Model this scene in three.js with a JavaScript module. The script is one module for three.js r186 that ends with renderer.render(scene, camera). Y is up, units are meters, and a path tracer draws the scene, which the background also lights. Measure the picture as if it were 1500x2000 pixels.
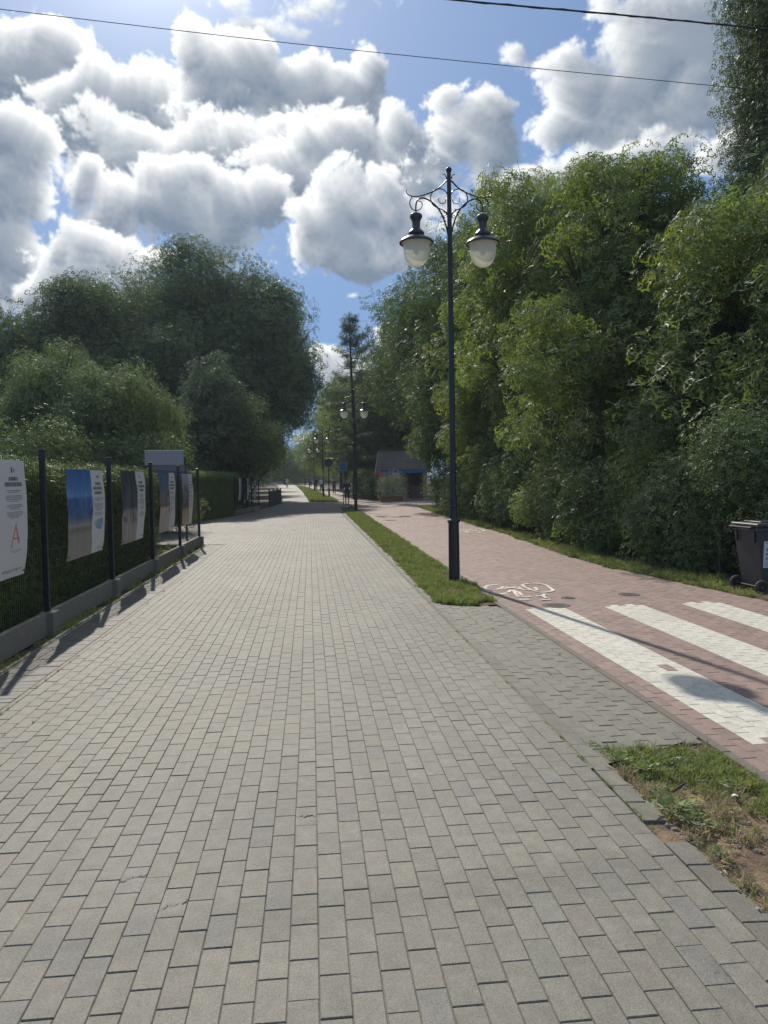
import * as THREE from 'three';
import { mergeGeometries, toCreasedNormals } from 'three/addons/utils/BufferGeometryUtils.js';
import { RoundedBoxGeometry } from 'three/addons/geometries/RoundedBoxGeometry.js';
import { MarchingCubes } from 'three/addons/objects/MarchingCubes.js';

// ---------------------------------------------------------------- camera, sun, exposure
const scene = new THREE.Scene();
const renderer = new THREE.WebGLRenderer({ antialias: true });
renderer.toneMapping = THREE.LinearToneMapping;
renderer.toneMappingExposure = 1.03;
renderer.shadowMap.enabled = true;
const R = (a) => a * Math.PI / 180;
const EYE = 1.6, FOCAL = 1480;                       // photograph of 1500 x 2000 pixels
const camera = new THREE.PerspectiveCamera(2 * Math.atan(1000 / FOCAL) * 180 / Math.PI, 0.75, 0.1, 2500);
camera.position.set(0, EYE, 0);
camera.rotation.set(R(-2.38), R(-5.55), R(-1.0), 'YXZ');
camera.updateMatrixWorld(true);
const SUN_AZ = -11.1, SUN_EL = 38.7;                 // degrees; azimuth from the path's direction (-z), right positive
const dirOf = (az, el) => new THREE.Vector3(Math.sin(R(az)) * Math.cos(R(el)), Math.sin(R(el)), -Math.cos(R(az)) * Math.cos(R(el)));
const sunDir = dirOf(SUN_AZ, SUN_EL);
const sun = new THREE.DirectionalLight(new THREE.Color(1.0, 0.93, 0.82), 4.8);
sun.name = 'sun';
sun.position.copy(sunDir).multiplyScalar(120).add(new THREE.Vector3(0, 0, -25));
sun.target.position.set(0, 0, -25);
sun.castShadow = true;
sun.shadow.radius = 1.2;
sun.shadow.mapSize.set(4096, 4096);
Object.assign(sun.shadow.camera, { left: -60, right: 60, top: 60, bottom: -60, near: 1, far: 320 });
scene.add(sun, sun.target);
scene.fog = new THREE.FogExp2(new THREE.Color(0.78, 0.88, 1.0), 0.0006);

// ---------------------------------------------------------------- small tools
function rng(seed) { let a = seed >>> 0; return () => { a = (a + 0x6d2b79f5) | 0; let t = Math.imul(a ^ (a >>> 15), 1 | a); t = (t + Math.imul(t ^ (t >>> 7), 61 | t)) ^ t; return ((t ^ (t >>> 14)) >>> 0) / 4294967296; }; }
const PERM = new Uint8Array(512); { const r = rng(77), p = [...Array(256).keys()]; for (let i = 255; i > 0; i--) { const j = Math.floor(r() * (i + 1)); [p[i], p[j]] = [p[j], p[i]]; } for (let i = 0; i < 512; i++) PERM[i] = p[i & 255]; }
const GX = new Float32Array(256), GY = new Float32Array(256); for (let i = 0; i < 256; i++) { GX[i] = Math.cos(i / 256 * 6.2831853 * 7); GY[i] = Math.sin(i / 256 * 6.2831853 * 7); }
function noise(x, y) {
  const X = Math.floor(x), Y = Math.floor(y), u = x - X, v = y - Y, xi = X & 255, yi = Y & 255;
  const s = u * u * u * (u * (u * 6 - 15) + 10), t = v * v * v * (v * (v * 6 - 15) + 10);
  const a = PERM[PERM[xi] + yi], b = PERM[PERM[xi + 1] + yi], c = PERM[PERM[xi] + yi + 1], d = PERM[PERM[xi + 1] + yi + 1];
  const n0 = GX[a] * u + GY[a] * v, n1 = GX[b] * (u - 1) + GY[b] * v, n2 = GX[c] * u + GY[c] * (v - 1), n3 = GX[d] * (u - 1) + GY[d] * (v - 1);
  const m0 = n0 + s * (n1 - n0), m1 = n2 + s * (n3 - n2);
  return (m0 + t * (m1 - m0)) * 1.5;
}
function fbm(x, y, o) { let s = 0, a = 0.5; for (let i = 0; i < o; i++) { s += a * noise(x, y); x = x * 2.03 + 17.1; y = y * 2.03 + 5.7; a *= 0.5; } return s; }
const { clamp, smoothstep, lerp } = THREE.MathUtils;

// ---------------------------------------------------------------- sky: air and broken cumulus, one texture that is seen and that lights
// round lumps: one minus the distance to the nearest of scattered points
function cells(x, y) {
  const X = Math.floor(x), Y = Math.floor(y); let best = 9;
  for (let j = -1; j <= 1; j++) for (let i = -1; i <= 1; i++) { const h = PERM[PERM[(X + i) & 255] + ((Y + j) & 255)], px = X + i + (h & 15) / 15, py = Y + j + (h >> 4) / 15, dx = px - x, dy = py - y, d = dx * dx + dy * dy; if (d < best) best = d; }
  return 1 - Math.sqrt(best);
}
function buildSky() {
  const W = 4096, H = 2048, top = H / 2, step = 180 / H, data = new Float32Array(W * H * 4), over = new Float32Array(W * top * 4);
  const v = new THREE.Vector3(), q = camera.quaternion;
  const angles = (px, py) => { v.set((px - 750) / FOCAL, (1000 - py) / FOCAL, -1).applyQuaternion(q).normalize(); return [Math.atan2(v.x, -v.z) * 180 / Math.PI, Math.asin(v.y) * 180 / Math.PI]; };
  // the clouds, farthest first: each a set of puffs, placed where the photograph shows them (centre and radii in its pixels; 25.8 pixels are about one degree)
  const seen = [
    { soft: 2.2, puffs: [[590, 25, 90, 24, 0.72], [490, 50, 55, 22, 0.68], [580, 70, 34, 30, 0.62], [450, 8, 60, 20, 0.7], [662, 45, 20, 10, 0.6], [640, 12, 40, 16, 0.6]] },
    { soft: 1.6, puffs: [[655, 725, 44, 40], [640, 690, 36, 26], [760, 700, 70, 50], [700, 790, 60, 30]] },
    { soft: 2.4, puffs: [[690, 578, 24, 8, 0.6], [560, 905, 60, 20, 0.8], [600, 860, 40, 20, 0.8]] },
    { soft: 1.5, puffs: [[1160, 190, 110, 80], [1250, 120, 110, 90], [1330, 70, 120, 90], [1350, 190, 120, 85], [1250, 235, 120, 60], [1090, 235, 66, 50], [1180, 40, 70, 50, 0.75], [1400, 120, 90, 90], [1080, 300, 40, 30, 0.7]] },
    { soft: 1.9, puffs: [[1080, 345, 110, 34], [1000, 372, 80, 26, 0.9], [1210, 318, 110, 46], [1310, 282, 90, 34, 0.8], [1180, 370, 120, 40]] },
    { soft: 1.7, puffs: [[1395, 312, 62, 34], [1450, 280, 50, 40], [1480, 420, 80, 60]] },
    { soft: 2.0, puffs: [[1008, 100, 34, 26, 0.85], [1035, 125, 26, 14, 0.7], [985, 118, 20, 12, 0.7]] },
    { soft: 1, puffs: [[55, 130, 100, 72], [140, 95, 48, 54], [95, 65, 46, 40], [20, 120, 70, 60], [110, 190, 90, 50], [165, 120, 30, 40]] },
    { soft: 1.1, puffs: [[190, 190, 90, 70], [255, 160, 60, 42], [215, 150, 40, 40], [290, 190, 80, 56], [330, 240, 110, 60], [180, 270, 80, 60], [150, 240, 50, 50]] },
    { soft: 1, puffs: [[380, 110, 40, 40], [420, 130, 70, 60], [500, 130, 70, 50], [570, 150, 70, 48], [460, 190, 120, 70], [600, 200, 90, 66], [720, 150, 36, 44], [690, 190, 62, 54], [660, 240, 110, 60], [540, 250, 150, 66], [655, 140, 22, 22]] },
    { soft: 1.2, puffs: [[925, 240, 60, 62], [862, 192, 34, 24], [945, 195, 36, 34], [975, 225, 26, 40], [890, 270, 60, 50], [960, 300, 40, 60], [845, 305, 60, 30], [830, 360, 80, 60, 0.9]] },
    { soft: 1.2, puffs: [[250, 300, 120, 70], [340, 290, 90, 60], [230, 330, 40, 34], [440, 300, 110, 60], [520, 330, 120, 80], [560, 280, 120, 70]] },
    { soft: 1.15, puffs: [[630, 290, 90, 60], [700, 290, 70, 54], [770, 260, 44, 46], [740, 330, 90, 70], [640, 350, 110, 80], [810, 330, 60, 60], [560, 340, 90, 60]] },
    { soft: 1.1, puffs: [[390, 330, 80, 32], [330, 350, 60, 40], [340, 410, 165, 66], [450, 420, 110, 70], [250, 390, 90, 50], [500, 380, 80, 60], [440, 465, 90, 36], [180, 320, 24, 22]] },
    { soft: 1.1, puffs: [[590, 400, 34, 40], [650, 420, 80, 66], [720, 400, 90, 66], [690, 480, 106, 60], [780, 430, 90, 90], [640, 490, 46, 50], [700, 525, 56, 26], [610, 440, 36, 40]] },
    { soft: 1.0, puffs: [[20, 240, 56, 50], [40, 300, 56, 70], [60, 270, 36, 30], [30, 390, 66, 90], [10, 480, 80, 90], [70, 385, 30, 30], [20, 560, 70, 50]] },
    { soft: 1.2, puffs: [[170, 480, 60, 44], [125, 490, 44, 36], [215, 500, 60, 40], [280, 508, 56, 26], [180, 540, 120, 50], [320, 505, 24, 14], [60, 575, 70, 26], [120, 590, 90, 30]] },
  ].map((c) => ({ soft: c.soft, fine: true, puffs: c.puffs.map(([px, py, rx, ry, w = 1]) => { const [a, e] = angles(px, py), k = 1 / 25.8; return { a, e, rx: rx * k * 1.14, ry: ry * k * 1.14, w }; }) }));
  // elsewhere the same kind of broken cumulus goes on, evenly over the sky
  const r = rng(5), rest = [];
  for (let i = 0; i < 92; i++) {
    const e = Math.asin(0.03 + r() * 0.95) * 180 / Math.PI, a = (r() - 0.5) * 360, s = 0.8 + 1.5 * r(), cs = Math.cos(R(Math.min(e, 78)));
    if (a > -30 && a < 42 && e < 38) continue;
    rest.push({ soft: 1 + r(), fine: false, puffs: [...Array(7)].map(() => ({ a: a + (r() - 0.5) * 13 * s / cs, e: clamp(e + (r() - 0.5) * 5 * s, 1, 89), rx: (1.8 + 3 * r()) * s, ry: (1.4 + 2 * r()) * s, w: 0.9 + 0.2 * r() })) });
  }
  const lit = [1.0, 1.01, 1.0], dark = [0.215, 0.275, 0.365];
  [...rest, ...seen].forEach((cloud, nth) => {
    let a0 = 1e9, a1 = -1e9, e0 = 1e9, e1 = -1e9;
    for (const b of cloud.puffs) { const cs = Math.max(0.14, Math.cos(R(b.e))), w = b.rx / cs * 1.5 + 0.5; a0 = Math.min(a0, b.a - w); a1 = Math.max(a1, b.a + w); e0 = Math.min(e0, b.e - b.ry * 1.5 - 0.3); e1 = Math.max(e1, b.e + b.ry * 1.5 + 0.3); }
    const mid = (e0 + e1) / 2, c0 = Math.floor((a0 + 180) / step), r0 = Math.max(0, Math.floor(e0 / step)), r1 = Math.min(top - 1, Math.ceil(e1 / step)), w = Math.min(W, Math.ceil((a1 - a0) / step)), h = r1 - r0 + 1;
    if (h < 2) return;
    const D = new Float32Array(w * h), ox = nth * 13.7;
    for (let y = 0; y < h; y++) {
      const el = (y + r0 + 0.5) * step, cs = Math.max(0.1, Math.cos(R(el)));
      for (let x = 0; x < w; x++) {
        const az = (x + c0 + 0.5) * step - 180; let base = 0;
        for (const b of cloud.puffs) { const dx = (az - b.a) * cs / b.rx, dy = (el - b.e) / b.ry, m = dx * dx + dy * dy; if (m < 2.25) { const add = b.w * (1.5 - Math.sqrt(m)); base = Math.max(base, add) + 0.12 * Math.min(base, add); } }
        if (base < 0.06) continue;
        const X = az * Math.cos(R(mid)) + ox, Y = el, wx = noise(X * 0.3 + 3, Y * 0.36 + 9), wy = noise(X * 0.3 + 31, Y * 0.36 + 4), oct = cloud.fine ? 7 : 4;
        let n = 0, amp = 0.40, fx = (X + wx * 0.9) * 0.36, fy = (Y + wy * 0.8) * 0.42;
        for (let k = 0; k < oct; k++) { n += amp * (k < 1 ? noise(fx, fy) : k < 4 ? (cells(fx, fy) - 0.45) * 1.25 : noise(fx, fy) * 1.1); fx = fx * 2.09 + 11.3; fy = fy * 2.09 + 7.9; amp *= 0.62; }
        const d = base - 0.79 + n * 1.3; if (d > 0) D[y * w + x] = Math.min(1.35, d * 1.6);
      }
    }
    const at = (x, y) => x < 0 || y < 0 || x >= w || y >= h ? 0 : D[y * w + x];
    for (let y = 0; y < h; y++) for (let x = 0; x < w; x++) {
      const d = D[y * w + x]; if (d <= 0) continue;
      const el = (y + r0 + 0.5) * step, az = (x + c0 + 0.5) * step - 180, cs = Math.max(0.25, Math.cos(R(el)));
      let dx = SUN_AZ - az, dy = SUN_EL - el; if (dx > 180) dx -= 360; if (dx < -180) dx += 360; const len = Math.hypot(dx * cs, dy) || 1; dx /= len; dy /= len;
      let T = 0, s = 0.14; for (let k = 0; k < 11; k++) { T += at(Math.round(x + dx * s / step), Math.round(y + dy * s / step)) * s * 0.27; s *= 1.34; }
      const look = (o) => at(Math.round(x + dx * o / step), Math.round(y + dy * o / step)), slope = (look(-0.22) - look(0.22)) * 0.5 + (look(-0.8) - look(0.8)) * 0.34;   // faces turned to the sun
      const ang = Math.acos(clamp(Math.cos(R(el)) * Math.cos(R(SUN_EL)) * Math.cos(R(az - SUN_AZ)) + Math.sin(R(el)) * Math.sin(R(SUN_EL)), -1, 1)) * 180 / Math.PI;
      let L = 0.58 * Math.exp(-T * 1.2) + 0.38 * Math.exp(-T * 0.5) + 0.22 * slope + 0.02; L = clamp(L * (0.76 + 0.34 * Math.exp(-d * 1.4)) * 1.18, 0, 1.1);
      const f = cloud.soft * 0.85, alpha = 1 - Math.exp(-(d * d * 11 + d * 1.6) / (f * f)), near = 1 + 0.22 * Math.exp(-ang / 22), o = ((y + r0) * W + (x + c0 + W * 3) % W) * 4;
      for (let c = 0; c < 3; c++) over[o + c] = lerp(over[o + c], lerp(dark[c], lit[c] * near, L), alpha);
      over[o + 3] = over[o + 3] + alpha * (1 - over[o + 3]);
    }
  });
  const blueTop = [0.088, 0.198, 0.445], blueLow = [0.190, 0.385, 0.715], ground = [0.16, 0.16, 0.14], csu = Math.cos(R(SUN_EL)), ssu = Math.sin(R(SUN_EL));
  for (let y = 0; y < H; y++) {
    const el = (y + 0.5) * step - 90, ce = Math.cos(R(el)), se = Math.sin(R(el)), t = Math.pow(1 - Math.min(1, Math.max(0, el) / 60), 2.4);
    for (let x = 0; x < W; x++) {
      const o = (y * W + (x + W * 3 / 4) % W) * 4; data[o + 3] = 1;
      if (el <= 0) { for (let c = 0; c < 3; c++) data[o + c] = ground[c]; continue; }
      const az = (x + 0.5) * step - 180, ang = Math.acos(clamp(ce * csu * Math.cos(R(az - SUN_AZ)) + se * ssu, -1, 1)) * 180 / Math.PI, glow = 0.80 * Math.exp(-ang / 14) + 1.2 * Math.exp(-ang * ang / 30);
      const p = ((y - top) * W + x) * 4, A = over[p + 3];
      for (let c = 0; c < 3; c++) data[o + c] = (lerp(blueTop[c], blueLow[c], t) + glow * [1, 0.98, 0.92][c]) * (1 - A) + over[p + c];
    }
  }
  const tex = new THREE.DataTexture(data, W, H, THREE.RGBAFormat, THREE.FloatType);
  tex.mapping = THREE.EquirectangularReflectionMapping; tex.magFilter = THREE.LinearFilter; tex.needsUpdate = true;
  return tex;
}
scene.background = buildSky();
scene.environment = scene.background;
scene.backgroundRotation.set(0, 0, 0);
console.log(Math.round(performance.now() / 100) / 10, 'sky');

// ---------------------------------------------------------------- names, tags, parts
const taken = new Map();
function numbered(name) { const n = taken.get(name) ?? 0; taken.set(name, n + 1); return n ? name + '_' + String(n).padStart(3, '0') : name; }
function shade(o) { o.castShadow = true; o.receiveShadow = true; return o; }
function thing(name, label, category, pos = [0, 0, 0], turn = 0, group) {
  const o = new THREE.Group(); o.name = numbered(name); o.position.set(...pos); o.rotation.y = turn;
  o.userData = { label, category }; if (group) o.userData.group = group; scene.add(o); return o;
}
function part(parent, name, geo, mat) { const m = shade(new THREE.Mesh(geo, mat)); m.name = name; parent.add(m); return m; }
function single(name, label, category, geo, mat, group) { const m = shade(new THREE.Mesh(geo, mat)); m.name = numbered(name); m.userData = { label, category }; if (group) m.userData.group = group; scene.add(m); return m; }
function structure(name, geo, mat, label) { const m = geo ? shade(new THREE.Mesh(geo, mat)) : new THREE.Group(); m.name = numbered(name); m.userData = { kind: 'structure', label }; scene.add(m); return m; }
const lin = (r, g, b) => new THREE.Color().setRGB(r, g, b);
const std = (c, rough = 0.8, extra = {}) => new THREE.MeshStandardMaterial({ color: c, roughness: rough, side: THREE.DoubleSide, ...extra });
const box = (w, h, d, x = 0, y = 0, z = 0) => new THREE.BoxGeometry(w, h, d).translate(x, y, z);
const rbox = (w, h, d, r, x = 0, y = 0, z = 0) => new RoundedBoxGeometry(w, h, d, 2, r).translate(x, y, z);
const plain = (g) => { const n = g.index ? g.toNonIndexed() : g; for (const k of Object.keys(n.attributes)) if (!['position', 'normal', 'uv'].includes(k)) n.deleteAttribute(k); return n; };
const merge = (list) => mergeGeometries(list.map(plain));
const V = (x, y, z) => new THREE.Vector3(x, y, z);
// a tapered round bar through points
function bar(points, radii, sides = 7, cap = true) {
  const P = [], N = [], U = [], I = [], n = points.length, up = V(0, 0, 0);
  const rad = (i) => Array.isArray(radii) ? radii[i] : radii;
  let nx = null, len = 0;
  for (let i = 0; i < n; i++) {
    const t = V(0, 0, 0).subVectors(points[Math.min(n - 1, i + 1)], points[Math.max(0, i - 1)]).normalize();
    if (!nx) nx = Math.abs(t.y) > 0.9 ? V(1, 0, 0) : V(0, 1, 0);
    nx = nx.clone().addScaledVector(t, -nx.dot(t)).normalize(); const b = V(0, 0, 0).crossVectors(t, nx);
    if (i) len += points[i].distanceTo(points[i - 1]);
    for (let k = 0; k <= sides; k++) { const a = k / sides * 6.2831853, c = Math.cos(a), s = Math.sin(a); const m = up.clone().addScaledVector(nx, c).addScaledVector(b, s); P.push(points[i].x + m.x * rad(i), points[i].y + m.y * rad(i), points[i].z + m.z * rad(i)); N.push(m.x, m.y, m.z); U.push(k / sides * 6.28 * rad(0), len); }
  }
  for (let i = 0; i < n - 1; i++) for (let k = 0; k < sides; k++) { const a = i * (sides + 1) + k, b = a + sides + 1; I.push(a, a + 1, b, a + 1, b + 1, b); }
  if (cap) for (const [i, e] of [[0, -1], [n - 1, 1]]) { const c = P.length / 3, t = V(0, 0, 0).subVectors(points[Math.min(n - 1, i + 1)], points[Math.max(0, i - 1)]).normalize().multiplyScalar(e); P.push(points[i].x, points[i].y, points[i].z); N.push(t.x, t.y, t.z); U.push(0, 0); for (let k = 0; k < sides; k++) { const a = i * (sides + 1) + k; e > 0 ? I.push(c, a, a + 1) : I.push(c, a + 1, a); } }
  const g = new THREE.BufferGeometry(); g.setAttribute('position', new THREE.Float32BufferAttribute(P, 3)); g.setAttribute('normal', new THREE.Float32BufferAttribute(N, 3)); g.setAttribute('uv', new THREE.Float32BufferAttribute(U, 2)); g.setIndex(I); return g;
}
const curve = (pts, n) => new THREE.CatmullRomCurve3(pts).getPoints(n);
// far along, the ground rises gently
const gy = (d) => { const t = Math.max(0, d - 45); return 0.008 * t * t / (t + 8); };
const xAt = (px, d) => (px - 605) / FOCAL * d;       // metres to the side of the path's line at distance d
const inView = (() => { const p = new THREE.Matrix4(); camera.updateProjectionMatrix(); p.multiplyMatrices(camera.projectionMatrix, camera.matrixWorldInverse); const v = V(0, 0, 0); return (x, y, z) => { v.set(x, y, z).applyMatrix4(p); return Math.abs(v.x) < 1.04 && Math.abs(v.y) < 1.04 && v.z < 1; }; })();

// ---------------------------------------------------------------- textures
function dataTex(n, f, srgb = false, repeat = 1) {
  const d = new Uint8Array(n * n * 4);
  for (let y = 0; y < n; y++) for (let x = 0; x < n; x++) { const c = f(x / n, y / n), o = (y * n + x) * 4; for (let k = 0; k < 3; k++) d[o + k] = clamp(Math.round((Array.isArray(c) ? c[k] : c) * 255), 0, 255); d[o + 3] = 255; }
  const t = new THREE.DataTexture(d, n, n); t.wrapS = t.wrapT = THREE.RepeatWrapping; t.magFilter = THREE.LinearFilter; t.minFilter = THREE.LinearMipmapLinearFilter; t.generateMipmaps = true; if (srgb) t.colorSpace = THREE.SRGBColorSpace; t.repeat.set(repeat, repeat); t.needsUpdate = true; return t;
}
// tileable noise: mixes four shifted copies
const tile = (f, x, y, p) => { const a = f(x * p, y * p), b = f((x - 1) * p, y * p), c = f(x * p, (y - 1) * p), d = f((x - 1) * p, (y - 1) * p), u = x * x * (3 - 2 * x), v = y * y * (3 - 2 * y); return lerp(lerp(a, b, u), lerp(c, d, u), v); };
const gr = rng(21);
const grit = new Float32Array(512 * 512).map(() => gr());
const gritAt = (u, v) => grit[(Math.floor(v * 512) & 511) * 512 + (Math.floor(u * 512) & 511)];
const concreteMap = dataTex(512, (u, v) => {
  const n = tile((a, b) => fbm(a, b, 4), u, v, 9), g = gritAt(u, v), g2 = gritAt(Math.floor(u * 256) / 256 + 0.3, Math.floor(v * 256) / 256);
  const g3 = gritAt(Math.floor(u * 150) / 150 + 0.61, Math.floor(v * 150) / 150 + 0.17); let s = 0.85 + n * 0.14 + (g - 0.5) * 0.18 + (g2 - 0.5) * 0.16 + (g3 - 0.5) * 0.08; if (g2 > 0.985) s += 0.16; if (g2 < 0.025) s -= 0.2; if (g3 > 0.99) s += 0.1; return [s, s * 0.995, s * 0.98];
}, true, 1.6);
const concreteBump = dataTex(512, (u, v) => 0.5 + tile((a, b) => fbm(a, b, 3), u, v, 14) * 0.3 + (gritAt(u, v) - 0.5) * 0.45, false, 1.6);
const stainMap = dataTex(512, (u, v) => { const n = tile((a, b) => fbm(a, b, 6), u, v, 6), m = tile((a, b) => fbm(a + 40, b, 5), u, v, 18); const s = 0.87 + n * 0.25 + m * 0.12 + (gritAt(u, v) - 0.5) * 0.12; return [s, s * 0.985, s * 0.96]; }, true, 0.5);
const soilMap = dataTex(512, (u, v) => {
  const n = tile((a, b) => fbm(a, b, 6), u, v, 7), m = tile((a, b) => fbm(a + 9, b + 3, 4), u, v, 24), g = gritAt(u, v) - 0.5, s = 0.72 + n * 0.45 + m * 0.22 + g * 0.3;
  return [s, s * (0.92 + m * 0.1), s * (0.82 - n * 0.15)];
}, true, 0.8);
const soilBump = dataTex(512, (u, v) => 0.5 + tile((a, b) => fbm(a, b, 5), u, v, 12) * 0.6 + (gritAt(u, v) - 0.5) * 0.3, false, 0.8);
const barkMap = dataTex(256, (u, v) => { const n = tile((a, b) => fbm(a * 3, b * 0.5, 5), u, v, 6); return 0.7 + n * 0.6 + (gritAt(u, v) - 0.5) * 0.15; }, true, 1.2);
function picture(w, h, draw) { const c = document.createElement('canvas'); c.width = w; c.height = h; const g = c.getContext('2d'); draw(g, w, h); const t = new THREE.CanvasTexture(c); t.colorSpace = THREE.SRGBColorSpace; t.magFilter = THREE.LinearFilter; return t; }

// ---------------------------------------------------------------- ground and paving outlines
const lut = (table) => (d) => { if (d <= table[0][0]) return table[0][1]; for (let i = 1; i < table.length; i++) if (d <= table[i][0]) { const [a, p] = table[i - 1], [b, q] = table[i]; return lerp(p, q, (d - a) / (b - a)); } return table[table.length - 1][1]; };
const walkL = lut([[0, -2.235], [20.15, -2.235], [20.2, -2.9], [21.2, -6.4], [30.5, -6.4], [32.5, -4.7], [38, -3.6], [45.8, -2.95], [57, -1.95], [100, -3.9], [150, -6.1], [200, -9]]);
const walkR = lut([[0, 1.46], [42, 1.62], [43.5, 1.85], [44, 2.5], [56.5, 2.5], [57.5, 0.02], [100, -1.0], [150, -2.6], [200, -4.6]]);
const rideL = lut([[0, 2.36], [9.4, 2.38], [22, 2.5], [43.5, 2.66], [57, 2.5], [57.5, 2.1], [100, 0.75], [150, -1.5], [200, -3.5]]);
const rideR = lut([[0, 5.8], [9, 5.75], [10, 5.6], [12.7, 5.28], [15, 5.2], [20.9, 5.6], [28.4, 5.72], [36, 6.0], [43, 6.25], [47, 9.6], [57.6, 9.6], [59, 4.6], [70, 4.1], [100, 3.1], [150, 0.9], [200, -0.5]]);
function sheet(fl, fr, d0, d1, step, lift, across = 2) {
  const P = [], U = [], I = [], rows = Math.ceil((d1 - d0) / step);
  for (let i = 0; i <= rows; i++) { const d = lerp(d0, d1, i / rows), l = fl(d), r = fr(d); for (let k = 0; k <= across; k++) { const x = lerp(l, r, k / across); P.push(x, gy(d) + lift, -d); U.push(x, d); } }
  for (let i = 0; i < rows; i++) for (let k = 0; k < across; k++) { const a = i * (across + 1) + k, b = a + across + 1; I.push(a, a + 1, b, a + 1, b + 1, b); }
  const g = new THREE.BufferGeometry(); g.setAttribute('position', new THREE.Float32BufferAttribute(P, 3)); g.setAttribute('uv', new THREE.Float32BufferAttribute(U, 2)); g.setIndex(I); g.computeVertexNormals(); return g;
}
const soilMat = std(lin(0.185, 0.150, 0.108), 0.95, { map: soilMap, bumpMap: soilBump, bumpScale: 0.02 });
{
  const P = [], U = [], I = [], ds = [-30, 0, 20, 45, 48, 52, 56, 60, 70, 80, 100, 130, 160, 200, 300, 700, 1800], xs = [-1500, -300, -80, -40, -20, -10, -5, 0, 5, 10, 20, 40, 80, 300, 1500];
  for (const d of ds) for (const x of xs) { P.push(x, Math.min(gy(d), 1.3) - 0.05, -d); U.push(x, d); }
  for (let i = 0; i < ds.length - 1; i++) for (let k = 0; k < xs.length - 1; k++) { const a = i * xs.length + k, b = a + xs.length; I.push(a, a + 1, b, a + 1, b + 1, b); }
  const g = new THREE.BufferGeometry(); g.setAttribute('position', new THREE.Float32BufferAttribute(P, 3)); g.setAttribute('uv', new THREE.Float32BufferAttribute(U, 2)); g.setIndex(I); g.computeVertexNormals();
  structure('ground', g, std(lin(0.12, 0.105, 0.06), 0.95, { map: soilMap }), 'bare brown park ground under the trees');
}

// ---------------------------------------------------------------- pavers
const paverMat = new THREE.MeshStandardMaterial({ color: 0xffffff, roughness: 0.74, map: concreteMap, bumpMap: concreteBump, bumpScale: 0.0011, vertexColors: true, side: THREE.DoubleSide });
// one paver: chamfered top, four sides. w across, l along, base at -0.03
function paverData(out, x, y, z, w, l, turn, tilt, roll, col, uo, vo) {
  const a = w / 2, b = l / 2, c = 0.0026, h = -0.028, q = [[-a + c, 0, -b + c], [a - c, 0, -b + c], [a - c, 0, b - c], [-a + c, 0, b - c], [-a, -c, -b], [a, -c, -b], [a, -c, b], [-a, -c, b], [-a, h, -b], [a, h, -b], [a, h, b], [-a, h, b]];
  const ct = Math.cos(turn), st = Math.sin(turn);
  const tr = q.map(([X, Y, Z]) => { const yy = Y + X * roll + Z * tilt; return [x + X * ct + Z * st, y + yy, z - X * st + Z * ct, X, Z]; });
  const faces = [[3, 2, 1, 0], [0, 1, 5, 4], [1, 2, 6, 5], [2, 3, 7, 6], [3, 0, 4, 7], [4, 5, 9, 8], [5, 6, 10, 9], [6, 7, 11, 10], [7, 4, 8, 11]];
  for (const f of faces) {
    const i = out.P.length / 3, A = tr[f[0]], B = tr[f[1]], C = tr[f[2]], D = tr[f[3]];
    const ux = C[0] - A[0], uy = C[1] - A[1], uz = C[2] - A[2], vx = D[0] - B[0], vy = D[1] - B[1], vz = D[2] - B[2];
    let nx = uy * vz - uz * vy, ny = uz * vx - ux * vz, nz = ux * vy - uy * vx; const L = Math.hypot(nx, ny, nz) || 1; nx /= L; ny /= L; nz /= L;
    for (const k of f) { const p = tr[k]; out.P.push(p[0], p[1], p[2]); out.N.push(nx, ny, nz); out.U.push(p[3] + uo, p[4] + vo + (p[1] - y) * 1); out.C.push(col[0], col[1], col[2]); }
    out.I.push(i, i + 1, i + 2, i, i + 2, i + 3);
  }
}
const fresh = () => ({ P: [], N: [], U: [], C: [], I: [] });
function asGeo(o) { const g = new THREE.BufferGeometry(); g.setAttribute('position', new THREE.Float32BufferAttribute(o.P, 3)); g.setAttribute('normal', new THREE.Float32BufferAttribute(o.N, 3)); g.setAttribute('uv', new THREE.Float32BufferAttribute(o.U, 2)); g.setAttribute('color', new THREE.Float32BufferAttribute(o.C, 3)); g.setIndex(o.I); return g; }
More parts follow.
